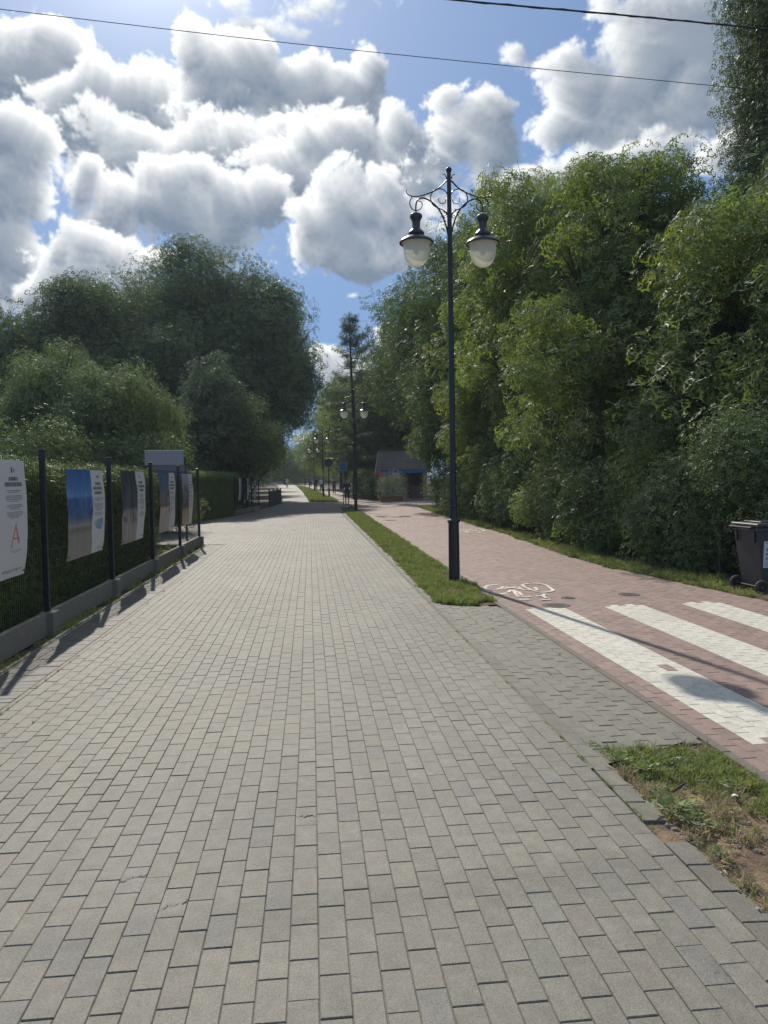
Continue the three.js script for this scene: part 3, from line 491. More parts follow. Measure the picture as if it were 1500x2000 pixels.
// right-hand wall of trees beside the cycle path
[
  ['maple tree with the tallest leafy crown above the wheelie bin', 8.6, 13.6, 6.7, 2.6, 0.8, 'maple', 'maple', 680, 'bin'],
  ['maple tree with a pointed top rising above the crossing stripes', 8.5, 19.0, 9.5, 2.7, 1.0, 'maple', 'maple', 860],
  ['maple with bright yellow green boughs reaching out over the cycle path', 8.0, 22.6, 10.6, 3.0, 1.2, 'maple', 'maple', 1000],
  ['dense maple standing behind the hanging lamp globe', 8.0, 27.5, 12.0, 3.1, 1.2, 'maple', 'maple', 1050],
  ['maple with open dark crown seen through the lamp bracket', 8.0, 33.5, 13.6, 3.3, 1.6, 'mapleFar', 'lime', 520],
  ['tall maple leaning over the kiosk roof', 8.4, 42.0, 14.6, 4.0, 2.6, 'mapleFar', 'oak', 620],
  ['broad maple filling the gap behind the kiosk', 8.6, 66.0, 17.5, 5.0, 2.0, 'oak', 'lime', 420],
].forEach(([label, x, d, h, r, under, kind, mat, n], i) => tree('maple_tree', label, { x, d, h, r, under, kind, mat: M[mat], n, seed: 300 + i * 7, spread: 0.2, lobes: 14, open: i === 4 ? 0.12 : 0.09, rz: r * 1.15 }));
tree('poplar_tree', 'tall narrow poplar behind the overhead cables', { x: 11.75, d: 17.2, h: 18, r: 1.5, under: 1.5, kind: 'oval', mat: M.poplar, n: 2600, spread: 0.2, seed: 411, open: -0.4, lobes: 34, stray: 6, trunk: 0.22, bark: greyBark, scale: 1.25 });
// second row, seen between the first
[[11.8, 15, 8], [12.2, 20, 9], [12.4, 26, 10.6], [12.6, 33, 13], [12.8, 41, 15.2]].forEach(([x, d, h], i) => tree('lime_tree', ['lime tree in the back row behind the wheelie bin', 'lime tree in the back row behind the pointed maple', 'lime tree in the back row behind the bright boughs', 'lime tree in the back row behind the dark open maple', 'lime tree in the back row nearest the kiosk'][i], { x, d, h, r: 3.4, under: 0.8, kind: 'mapleFar', mat: M.lime, n: 460, spread: 0.3, seed: 500 + i * 3, lobes: 10, open: -0.15 }));
// undergrowth along the verge
{
  const names = ['wheelie bin', 'first slim fence post'];
  const rows = [[7.75, 10.2, 1.9, 0.9, 'oval'], [7.2, 11.2, 2.7, 1.2, 'oval'], [6.75, 12.6, 2.0, 0.95, 'oval'], [6.9, 14.2, 2.7, 1.15, 'oval'], [6.6, 16.0, 1.9, 0.95, 'maple'], [6.9, 17.6, 3.0, 1.2, 'oval'], [6.8, 19.6, 2.2, 1.1, 'oval'], [7.1, 21.6, 3.2, 1.3, 'maple'], [6.9, 24.0, 2.4, 1.2, 'maple'], [7.1, 26.6, 3.0, 1.4, 'maple'], [7.2, 29.6, 2.6, 1.4, 'ovalFar'], [7.5, 32.8, 3.2, 1.5, 'ovalFar'], [7.9, 36.0, 2.8, 1.5, 'ovalFar']];
  const L = ['shrub with glossy leaves behind the wheelie bin', 'tall shrub with pale glinting leaves level with the crossing stripes', 'low leafy shrub opposite the drain cover', 'tall shrub next along the verge after the drain covers', 'low maple seedling clump on the shaded verge', 'tall shrub under the bright yellow green boughs', 'rounded shrub under the bright yellow green boughs', 'tall maple sucker clump halfway along the shaded verge', 'maple sucker clump beside the faded bicycle sign', 'large maple sucker clump past the faded bicycle sign', 'dark shrub where the verge bends', 'tall dark shrub where the verge bends to the kiosk', 'dark shrub at the far end of the foliage wall'];
  rows.forEach(([x, d, h, r, kind], i) => shrub('verge_shrub', L[i], { x, d, h, r, rz: r * 1.25, kind, mat: i % 3 === 1 ? M.oval : i % 3 === 2 ? M.oak : M.maple, n: kind === 'ovalFar' ? 130 : kind === 'maple' ? 170 : 330, seed: 600 + i * 5, scale: kind === 'maple' ? 0.8 : 1.0 }));
}
// branch reaching out with young yellow-green leaves
tree('young_maple_tree', 'slender young maple leaning out over the verge past the crossing', { x: 6.7, d: 17.4, h: 5.7, r: 1.5, under: 2.1, kind: 'maple', mat: M.maple, n: 62, spread: 0.3, seed: 431, lobes: 8, trunk: 0.03, off: [-1.0, 0.3], open: 0.06, scale: 0.75 });

// left-hand park trees
[
  ['largest round oak standing over the left side of the walkway', -8.2, 64, 20.4, 7.8, 2.5, 'oak', 'oak', 1150],
  ['oak whose crown hangs out over the walkway', -5.6, 60, 15.8, 5.4, 3.8, 'oak', 'oak', 700, [1.4, 0]],
  ['broad oak left of the largest oak behind the willow', -13.0, 54, 16.0, 6.0, 2.0, 'oak', 'oak', 800],
  ['lower oak behind the first noticeboards', -18.2, 52, 12.6, 5.2, 1.5, 'oak', 'lime', 560],
  ['oak at the far left edge of the park', -24, 50, 11.0, 5.2, 1.0, 'oak', 'lime', 460],
].forEach(([label, x, d, h, r, under, kind, mat, n, off], i) => tree('oak_tree', label, { x, d, h, r, under, kind, mat: M[mat], n, off, seed: 700 + i * 9, spread: 0.4, lobes: 18, trunk: 0.3, open: 0.02 }));
tree('small_round_tree', 'small dense round tree beside the far noticeboards', { x: -3.5, d: 42.8, h: 6.3, r: 1.8, under: 1.3, kind: 'ovalFar', mat: M.lime, n: 230, spread: 0.2, seed: 811, lobes: 12, trunk: 0.09, open: -0.3, scale: 0.8 });
{
  const willow = (label, x, d, h, rad, seed) => {
    const r = rng(seed), t = thing('willow_tree', label, 'tree', [x, -0.03, -d]);
    const lobes = lobesOf(r, { cx: 0, cy: h * 0.6, cz: 0, rx: rad, ry: h * 0.42, rz: rad, lobes: 12 });
    part(t, 'trunk', woody(r, 1.2, lobes, 0.16, [0.2, 0], 0), barkMat);
    foliage(t, 'crown', SPRAY.willow, M.willow, crownPoints(r, lobes, 420, 5, 0.34, 0.9, { seed, open: -0.1, keep: (x, y) => y < h * 0.86 }), seed + 1, true);
    foliage(t, 'crown', SPRAY.willowTop, M.willow, crownPoints(r, lobes, 330, 1, 0.2, 1.0, { seed, open: -0.2 }), seed + 2);
  };
  willow('pale drooping willow behind the hedge and noticeboards', -7.1, 29, 6.1, 2.3, 821);
  willow('taller pale willow partly hidden at the left of the drooping one', -10.0, 31, 6.9, 2.2, 831);
}
tree('feathery_tree', 'soft feathery tree standing in front of the largest oak', { x: -5.3, d: 42, h: 8.4, r: 1.8, under: 1.0, kind: 'needle', mat: M.larch, n: 900, spread: 0.3, seed: 841, lobes: 14, trunk: 0.12, open: -0.2, scale: 1.3 });
[[-5.6, 26, 3.0, 1.6], [-8.2, 24, 3.4, 1.8], [-10.8, 25.5, 3.8, 2.0], [-13.5, 27, 4.6, 2.2], [-16, 30, 5.2, 2.4], [-7.0, 37, 4.4, 2.0], [-9.6, 40, 5.2, 2.2], [-13, 41, 6, 2.6], [-18, 40, 6.4, 2.8], [-5.2, 44.5, 3.8, 1.6]].forEach(([x, d, h, r], i) => shrub('park_shrub', ['shrub beside the grey board behind the hedge', 'shrub under the drooping willow', 'shrub under the taller willow', 'tall shrub left of the willows', 'tall shrub at the left edge behind the hedge', 'shrub below the soft feathery tree', 'big shrub between feathery tree and willow', 'big shrub behind the taller willow', 'big shrub behind the tall left shrub', 'dark shrub next to the small round tree'][i], { x, d, h, r, kind: 'ovalFar', mat: i % 2 ? M.lime : M.oak, n: 170, spread: 0.3, seed: 860 + i * 3, open: -0.3 }));

// trees round the far end of the path
[
  ['light green tree behind the second street lamp', 5.6, 82, 12.5, 4.2, 1.5, 'maple', 380], ['pale tree arching over the far cycle path', 4.6, 112, 14, 5.5, 2.0, 'maple', 380], ['tree at the right of the far walkers', 7.5, 98, 15, 5.0, 1.0, 'maple', 380],
  ['dark tree on the left where the walkway bends away', -7.4, 84, 12, 4.0, 1.2, 'oak', 330], ['dark tree on the left past the low black fence', -9.0, 105, 13, 4.6, 0.8, 'lime', 330], ['tree on the left near the end of the walkway', -11.5, 135, 12.5, 5.0, 0.8, 'lime', 300],
  ['far tree closing the end of the walkway', -6, 185, 8.5, 6, 0.4, 'oak', 260], ['far tree closing the end of the cycle path', 2.5, 180, 13, 7, 0.5, 'maple', 300], ['far tree beside the end of the cycle path', 9, 150, 16, 7, 0.5, 'maple', 340], ['far tree behind the end of the walkway', -19, 170, 14, 8, 0.5, 'lime', 300],
  ['wide low tree closing the view at the far end', -1, 215, 10, 10, 0.2, 'oak', 420], ['wide low tree at the far end behind the walkers', 12, 210, 12, 10, 0.2, 'lime', 420], ['wide low tree at the far left end', -20, 205, 13, 10, 0.2, 'lime', 420],
  ['dark tree between kiosk and second lamp', 6.6, 72, 9.5, 3.4, 0.6, 'lime', 340],
].forEach(([label, x, d, h, r, under, mat, n], i) => tree('distant_tree', label, { x, d, h, r, under, kind: 'mapleVeryFar', mat: M[mat], n: Math.round(n * 0.55), spread: 0.6, seed: 900 + i * 4, lobes: 11, trunk: 0.22, open: -0.12 }));
[[-16, 196], [-11, 200], [-5.5, 203], [-1.5, 205], [3.5, 200], [9, 196], [15, 192]].forEach(([x, d], i) => shrub('distant_shrub', ['wide shrub at the far left end of the walkway', 'second wide shrub at the far left end', 'wide shrub where the walkway ends', 'wide shrub between the ends of both paths', 'wide shrub where the cycle path ends', 'wide shrub right of the end of the cycle path', 'wide shrub at the far right end'][i], { x, d, h: 5, r: 4, kind: 'mapleVeryFar', mat: i % 2 ? M.oak : M.lime, n: 70, seed: 1020 + i, open: -0.5 }));
{ // thin conifer with bare reaching branches
  const r = rng(951), h = 15.2, t = thing('larch_tree', 'thin dark larch with sparse reaching branches behind the second lamp', 'tree', [3.66, gy(62), -62]), wood = [bar([V(0, 0, 0), V(0.1, 5, 0), V(-0.1, 10, 0), V(-0.2, h, 0)], [0.2, 0.15, 0.1, 0.03], 8)], pts = [];
  for (let k = 0; k < 30; k++) {
    const y = 3.5 + k * 0.38, a = k * 2.4 + r(), len = (1.1 + 1.7 * r()) * (y > 12.5 ? 0.55 : 1), e = V(Math.cos(a) * len, y + len * (y > 9 ? 0.25 : -0.05), Math.sin(a) * len), m = V(e.x * 0.5, y - 0.15, e.z * 0.5), b = V(-0.1, y, 0), c = curve([b, m, e], 6);
    wood.push(bar(c, c.map((_, j) => 0.04 * (1 - 0.8 * j / 6)), 5, false)); if (k % 4 === 3 && y < 11) continue;
    for (let j = 2; j <= 6; j++) for (let q = 0; q < 5; q++) pts.push([c[j].x + (r() - 0.5) * 0.5, c[j].y + (r() - 0.4) * 0.35, c[j].z + (r() - 0.5) * 0.5, (r() - 0.5), 1, (r() - 0.5), 0.7 + 0.5 * r(), 0.8 + 0.4 * r(), 0]);
  }
  for (let k = 0; k < 110; k++) { const y = 11 + r() * 4; pts.push([-0.15 + (r() - 0.5) * 1.3, y, (r() - 0.5) * 1.3, (r() - 0.5), 1, (r() - 0.5), 0.8 + 0.4 * r(), 0.8 + 0.4 * r(), 0]); }
  part(t, 'trunk', merge(wood), barkMat); foliage(t, 'crown', SPRAY.needle, M.larch, pts, 952);
}
console.log(Math.round(performance.now() / 100) / 10, 'trees');
// clipped hedges
function hedge(label, pts, width, h, seed, dens) {
  const r = rng(seed), t = thing('hedge', label, 'hedge'), list = [], wood = [];
  for (let s = 0; s < pts.length - 1; s++) {
    const [x0, d0] = pts[s], [x1, d1] = pts[s + 1], L = Math.hypot(x1 - x0, d1 - d0), ux = (x1 - x0) / L, ud = (d1 - d0) / L, nx = ud, nd = -ux, n = Math.round(L * dens);
    for (let i = 0; i < n; i++) {
      const a = r() * L, top = r() < 0.42, inner = r() < 0.22, w = top || inner ? (r() - 0.5) * width : (r() < 0.8 ? 0.5 : -0.5) * width * (0.9 + 0.16 * r()), y = top ? h * (0.955 + 0.05 * r()) + noise(a * 1.7, w * 2 + s) * 0.05 : r() * h, x = x0 + ux * a + nx * w, d = d0 + ud * a + nd * w;
      const o = top ? [0, 1, 0] : [nx * Math.sign(w), 0.5, -nd * Math.sign(w)];
      list.push([x, Math.max(0.06, y), -d, o[0] + (r() - 0.5) * 0.9, o[1] + (r() - 0.5) * 0.5, o[2] + (r() - 0.5) * 0.9, 0.8 + 0.6 * r(), 0.75 + 0.5 * r(), 0.25 * r()]);
    }
    for (let a = 0.2; a < L; a += 0.3) for (let k = 0; k < 3; k++) { const X = x0 + ux * a + nx * (r() - 0.5) * 0.4, d = d0 + ud * a + nd * (r() - 0.5) * 0.4; wood.push(bar([V(X, 0, -d), V(X + (r() - 0.5) * 0.3, h * 0.5, -d + (r() - 0.5) * 0.3), V(X + (r() - 0.5) * 0.6, h * 0.93, -d + (r() - 0.5) * 0.5)], [0.018, 0.012, 0.004], 4, false)); }
  }
  part(t, 'stem', merge(wood), barkMat); foliage(t, 'leaves', SPRAY.hedge, M.hedge, list, seed + 1);
}
hedge('clipped green hedge right behind the fence with the noticeboards', [[-3.75, 3.6], [-3.75, 16.4]], 0.95, 1.80, 971, 330);
hedge('clipped hedge along the bend past the end of the fence', [[-6.6, 31.6], [-5.3, 32.8], [-4.25, 39.5]], 1.1, 2.02, 981, 330);

// ---------------------------------------------------------------- fences and noticeboards
const wireMat = std(lin(0.012, 0.015, 0.017), 0.95, {}), fenceDark = std(lin(0.018, 0.022, 0.026), 0.55), capMat = std(lin(0.035, 0.04, 0.045), 0.22), concrete = std(lin(0.30, 0.28, 0.235), 0.92, { map: concreteMap, bumpMap: concreteBump, bumpScale: 0.003 });
function meshFence(label, posts, h, plinth) {         // posts: [x, d]
  const t = thing('mesh_fence', label, 'fence');
  posts.forEach(([x, d], i) => {
    const y = gy(d); part(t, 'post', rbox(0.06, h, 0.05, 0.006, x, y + h / 2, -d), fenceDark); part(t, 'post_cap', rbox(0.068, 0.016, 0.058, 0.006, x, y + h + 0.008, -d), capMat);
    if (plinth) part(t, 'concrete_block', rbox(0.17, 0.275, 0.2, 0.012, x + 0.012, y + 0.11, -d), concrete);
    if (i === posts.length - 1) return;
    const [x1, d1] = posts[i + 1], L = Math.hypot(x1 - x, d1 - d), a = Math.atan2(x1 - x, d1 - d), wires = [], n = Math.floor((L - 0.06) / 0.05), ph = h - 0.1, y0 = plinth ? 0.27 : 0.05;
    for (let k = 0; k <= n; k++) wires.push(new THREE.BoxGeometry(0.003, ph - y0, 0.003).translate(0, (ph + y0) / 2, -(0.03 + k * 0.05)));
    for (let yy = y0 + 0.03; yy < ph; yy += 0.2) wires.push(new THREE.BoxGeometry(0.004, 0.004, L - 0.04).translate(0, yy, -L / 2));
    const w = part(t, 'wire_panel', merge(wires), wireMat); w.position.set(x, y, -d); w.rotation.y = -a;
    if (plinth) { const p = part(t, 'plinth_board', rbox(0.055, 0.25, L - 0.2, 0.008), concrete); p.position.set((x + x1) / 2, y + 0.125, -(d + d1) / 2); p.rotation.y = -a; }
  });
  return t;
}
const FX = -2.86, PD = [5.65, 8.48, 11.2, 14.05, 16.95, 19.85];
meshFence('dark wire mesh fence on a concrete plinth carrying the noticeboards', PD.map((d) => [FX, d]), 1.985, true);
meshFence('dark wire mesh fence on a low kerb past the hedge', [[-3.75, 38.4], [-3.5, 40.6], [-3.25, 42.8], [-3.0, 45.2]], 1.95, true);
{ // low black fence at the far left edge
  const t = thing('low_fence', 'low black board fence at the bend of the walkway', 'fence'), m = std(lin(0.02, 0.021, 0.022), 0.7), p = [[-2.6, 49], [-2.45, 51.5], [-2.3, 54], [-2.15, 56.5]];
  p.forEach(([x, d], i) => { part(t, 'post', rbox(0.08, 1.15, 0.08, 0.01, x, gy(d) + 0.57, -d), m); if (i < 3) { const [x1, d1] = p[i + 1]; for (let k = 0; k < 5; k++) { const b = part(t, 'board', rbox(0.04, 0.198, 2.44, 0.004), m); b.position.set((x + x1) / 2 + 0.03, gy(d) + 0.14 + k * 0.2, -(d + d1) / 2); b.rotation.y = -Math.atan2(x1 - x, d1 - d); } } });
}
// prints; lettering too small to read in the photograph is set as grey strokes
const words = (g, x, y, w, h, n, tone, r, centre = true) => { g.fillStyle = tone; for (let k = 0; k < n; k++) { const ww = w * (k === n - 1 ? 0.6 : 0.82 + 0.18 * r()), x0 = centre ? x + (w - ww) / 2 : x; let p = x0; while (p < x0 + ww - 2) { const l = Math.min(x0 + ww - p, 3 + r() * 9); g.fillRect(p, y + k * h * 1.6, l, h); p += l + 2.2; } } };
const bold = (g, x, y, w, h, r) => { g.fillStyle = '#3a3c42'; let p = x; while (p < x + w - 4) { const l = 4 + r() * 5; g.fillRect(p, y, l, h); g.clearRect(p, y, 0, 0); p += l + 2.5; } };
function boardPrint(kind, seed) {
  return picture(512, 360, (g, W, H) => {
    const r = rng(seed), split = kind === 0 ? 0 : W * 0.64; g.fillStyle = '#c9c8c6'; g.fillRect(0, 0, W, H);
    const blot = (x, y, w, h, c, a) => { g.globalAlpha = a; g.fillStyle = c; g.beginPath(); g.ellipse(x, y, w, h, r() * 3, 0, 6.3); g.fill(); g.globalAlpha = 1; };
    if (kind === 0) {                                  // introduction sheet
      g.fillStyle = '#55565c'; g.fillRect(400, 22, 9, 17); g.fillRect(412, 28, 16, 3); g.fillRect(412, 34, 11, 3);
      bold(g, 384, 52, 62, 11, r); bold(g, 350, 68, 126, 13, r); words(g, 345, 92, 135, 3.4, 2, '#7d7e84', r); words(g, 345, 108, 135, 3.4, 4, '#7d7e84', r); words(g, 345, 136, 135, 3.4, 3, '#7d7e84', r); words(g, 345, 158, 135, 3.4, 4, '#7d7e84', r);
      g.strokeStyle = '#b8793a'; g.lineWidth = 9; g.beginPath(); g.moveTo(385, 268); g.lineTo(425, 200); g.lineTo(452, 258); g.stroke(); g.strokeStyle = '#8c6f8a'; g.lineWidth = 4; g.beginPath(); g.moveTo(405, 240); g.lineTo(455, 244); g.stroke(); words(g, 380, 276, 90, 3, 2, '#93939a', r);
      for (let k = 0; k < 9; k++) { g.fillStyle = '#77787e'; g.fillRect(330 + k * 18, 334, 9 + r() * 4, 6 + r() * 4); }
      for (let k = 0; k < 6; k++) words(g, 40, 40 + k * 46, 240, 3.4, 5, '#84858b', r, false);
      return;
    }
    const grad = (stops) => { const q = g.createLinearGradient(0, 0, 0, H); stops.forEach(([t, c]) => q.addColorStop(t, c)); g.fillStyle = q; g.fillRect(0, 0, split, H); };
    if (kind === 1) { grad([[0, '#2b5a94'], [0.2, '#3f74ad'], [0.30, '#5e8fbd'], [0.34, '#2c5e96'], [0.5, '#274f82'], [0.57, '#5a6a7c'], [0.63, '#8f8d88'], [0.68, '#6b675f'], [0.74, '#87817a'], [1, '#8c867e']]); for (let k = 0; k < 26; k++) blot(r() * split, H * (0.32 + 0.24 * r()), 30 + 50 * r(), 5 + 10 * r(), r() < 0.5 ? '#1f426f' : '#6f94b8', 0.16); for (let k = 0; k < 60; k++) blot(r() * split, H * (0.7 + 0.3 * r()), 3 + 14 * r(), 1.5, '#a29a8e', 0.2); }
    if (kind === 2) { grad([[0, '#22313c'], [0.5, '#2c4050'], [0.56, '#7b7776'], [0.62, '#96908c'], [1, '#8a8480']]); for (let k = 0; k < 30; k++) blot(r() * split, H * 0.5 * r(), 20 + 40 * r(), 14 + 20 * r(), r() < 0.5 ? '#18242d' : '#3f5666', 0.2); for (const x of [40, 90, 110, 190, 240, 280]) { blot(x, H * 0.66, 15, 30 + 10 * r(), '#5d544f', 0.8); blot(x, H * 0.55, 8, 9, '#8c7668', 0.9); } for (let k = 0; k < 6; k++) { g.globalAlpha = 0.4; g.fillStyle = k % 2 ? '#b3a996' : '#6f6a66'; g.fillRect(30 + k * 48, H * 0.7, 16, H * 0.3); } g.globalAlpha = 1; }
    if (kind === 3) { grad([[0, '#3c5c86'], [0.25, '#4a6078'], [0.5, '#5c6470'], [0.56, '#7a4a44'], [0.6, '#b3aaa0'], [1, '#a59d92']]); for (let k = 0; k < 12; k++) blot(split * (0.1 + 0.85 * r()), H * (0.25 + 0.3 * r()), 10 + 14 * r(), 30 + 30 * r(), ['#8c5a44', '#2d3f57', '#71604e', '#9a8a7c'][k % 4], 0.6); for (let k = 0; k < 8; k++) blot(split * r(), H * (0.6 + 0.1 * r()), 30, 8, '#6e655c', 0.5); }
    if (kind === 4) { grad([[0, '#9ca0a8'], [0.3, '#7c828e'], [0.5, '#5b6472'], [0.62, '#5e4438'], [0.7, '#a08a74'], [1, '#b09a82']]); for (let k = 0; k < 9; k++) blot(split * (0.15 + 0.7 * r()), H * (0.3 + 0.32 * r()), 14, 40 + 30 * r(), k % 2 ? '#33404f' : '#4a3d38', 0.6); }
    if (kind === 5) { grad([[0, '#b9bcc0'], [0.4, '#a3a9ae'], [0.7, '#bdbab2'], [1, '#c4c0b6']]); for (let k = 0; k < 14; k++) blot(split * r(), H * r(), 20 + 30 * r(), 12, '#8d949a', 0.25); }
    const x = split + 22, w = W - split - 44; g.fillStyle = '#8a8a8e'; g.fillRect(x + w * 0.36, 22, w * 0.24, 12); bold(g, x + w * 0.22, 52, w * 0.55, 13, r); bold(g, x + w * 0.04, 72, w * 0.92, 13, r); bold(g, x + w * 0.16, 92, w * 0.66, 13, r);
    words(g, x, 120, w, 3.6, 3, '#85868b', r); words(g, x, 144, w, 3.6, 6, '#85868b', r); words(g, x, 184, w, 3.6, 3, '#85868b', r);
    if (kind === 1) { blot(x + w * 0.5, 236, w * 0.3, 24, '#6f93ad', 0.9); blot(x + w * 0.72, 222, 12, 24, '#4a6b86', 0.8); blot(x + w * 0.25, 228, 16, 12, '#8fa9b8', 0.7); } else words(g, x, 214, w, 3.6, 5, '#909196', r);
    g.fillStyle = '#77787e'; for (let k = 0; k < 4; k++) g.fillRect(x + w * 0.5 + k * 16, H - 22, 8, 7);
  });
}
const backMat = std(lin(0.45, 0.45, 0.45), 0.7);
function board(name, label, d0, d1, y0, y1, x, kind, seed, bulge, group) {
  const t = thing(name, label, 'noticeboard', [0, 0, 0], 0, group), nx = 26, ny = 20, P = [], Q = [], U = [], I = [];
  for (let j = 0; j <= ny; j++) for (let i = 0; i <= nx; i++) { const u = i / nx, v = j / ny, b = bulge * (Math.sin(v * 3.14) * 0.9 + 0.25 * Math.sin(u * 5 + v * 3)) * (0.45 + 0.55 * u) - 0.02 * Math.pow(1 - v, 3) + 0.02 * noise(u * 4 + seed * 3, v * 3) + 0.012 * noise(u * 9 + seed, v * 2.2); P.push(x + b, lerp(y0, y1, v), -lerp(d0, d1, u)); Q.push(x + b - 0.003, lerp(y0, y1, v), -lerp(d0, d1, u)); U.push(u, v); }
  for (let j = 0; j < ny; j++) for (let i = 0; i < nx; i++) { const a = j * (nx + 1) + i, b = a + nx + 1; I.push(a, a + 1, b, a + 1, b + 1, b); }
  const mk = (A) => { const g = new THREE.BufferGeometry(); g.setAttribute('position', new THREE.Float32BufferAttribute(A, 3)); g.setAttribute('uv', new THREE.Float32BufferAttribute(U, 2)); g.setIndex(I); g.computeVertexNormals(); return g; };
  part(t, 'printed_sheet', mk(P), std(0xffffff, 0.55, { map: boardPrint(kind, seed) })); part(t, 'backing', mk(Q), backMat);
  for (const [dd, yy] of [[d0 + 0.05, y1 - 0.04], [d1 - 0.05, y1 - 0.04], [d0 + 0.05, y0 + 0.04], [d1 - 0.05, y0 + 0.04]]) part(t, 'tie', rbox(0.03, 0.012, 0.008, 0.003, x - 0.012, yy, -dd), fenceDark);
}
const BX = FX + 0.045;
board('noticeboard', 'white printed banner with an orange logo and no photograph', 6.22, 7.8, 0.74, 1.855, BX, 0, 1, 0.034);
board('noticeboard', 'printed banner with a blue sea and sandy beach picture', 9.1, 10.66, 0.72, 1.80, BX, 1, 2, 0.034);
board('noticeboard', 'printed banner with a dark picture of a group above pale ground', 11.66, 13.2, 0.70, 1.82, BX, 2, 3, 0.034);
board('noticeboard', 'printed banner with a bluish and reddish picture in front of the grey board', 14.55, 16.1, 0.68, 1.83, BX, 3, 4, 0.034);
board('noticeboard', 'printed banner with a grey picture and brown foot at the end of the fence', 17.1, 18.5, 0.66, 1.83, BX, 4, 5, 0.034);
for (let k = 0; k < 3; k++) { const d = 39.0 + k * 2.1; board('far_noticeboard', ['pale printed banner beside the end of the second hedge', 'pale printed banner between two others on the far fence', 'pale printed banner nearest the low black fence'][k], d, d + 1.3, 0.7, 1.85, -3.6 + k * 0.24, 5, 11 + k, 0.04, 'pale banners on the fence past the hedge'); }
{ // grey board on legs behind the fence
  const t = thing('information_board', 'plain grey board on legs standing behind the fence', 'board', [-4.12, 0, -22.2], 0.05), grey = std(lin(0.27, 0.285, 0.295), 0.6), dk = std(lin(0.05, 0.055, 0.06), 0.5);
  part(t, 'upper_panel', rbox(1.08, 0.42, 0.04, 0.008, 0, 2.36, 0), grey); part(t, 'lower_panel', rbox(1.0, 0.42, 0.03, 0.006, 0.06, 1.935, -0.012), std(lin(0.12, 0.135, 0.15), 0.6)); for (const s of [-0.48, 0.56]) part(t, 'leg', rbox(0.06, 2.4, 0.05, 0.006, s, 1.2, -0.045), dk); part(t, 'cross_bar', rbox(1.04, 0.05, 0.03, 0.005, 0.04, 1.68, -0.012), dk);
}
console.log(Math.round(performance.now() / 100) / 10, 'fence');

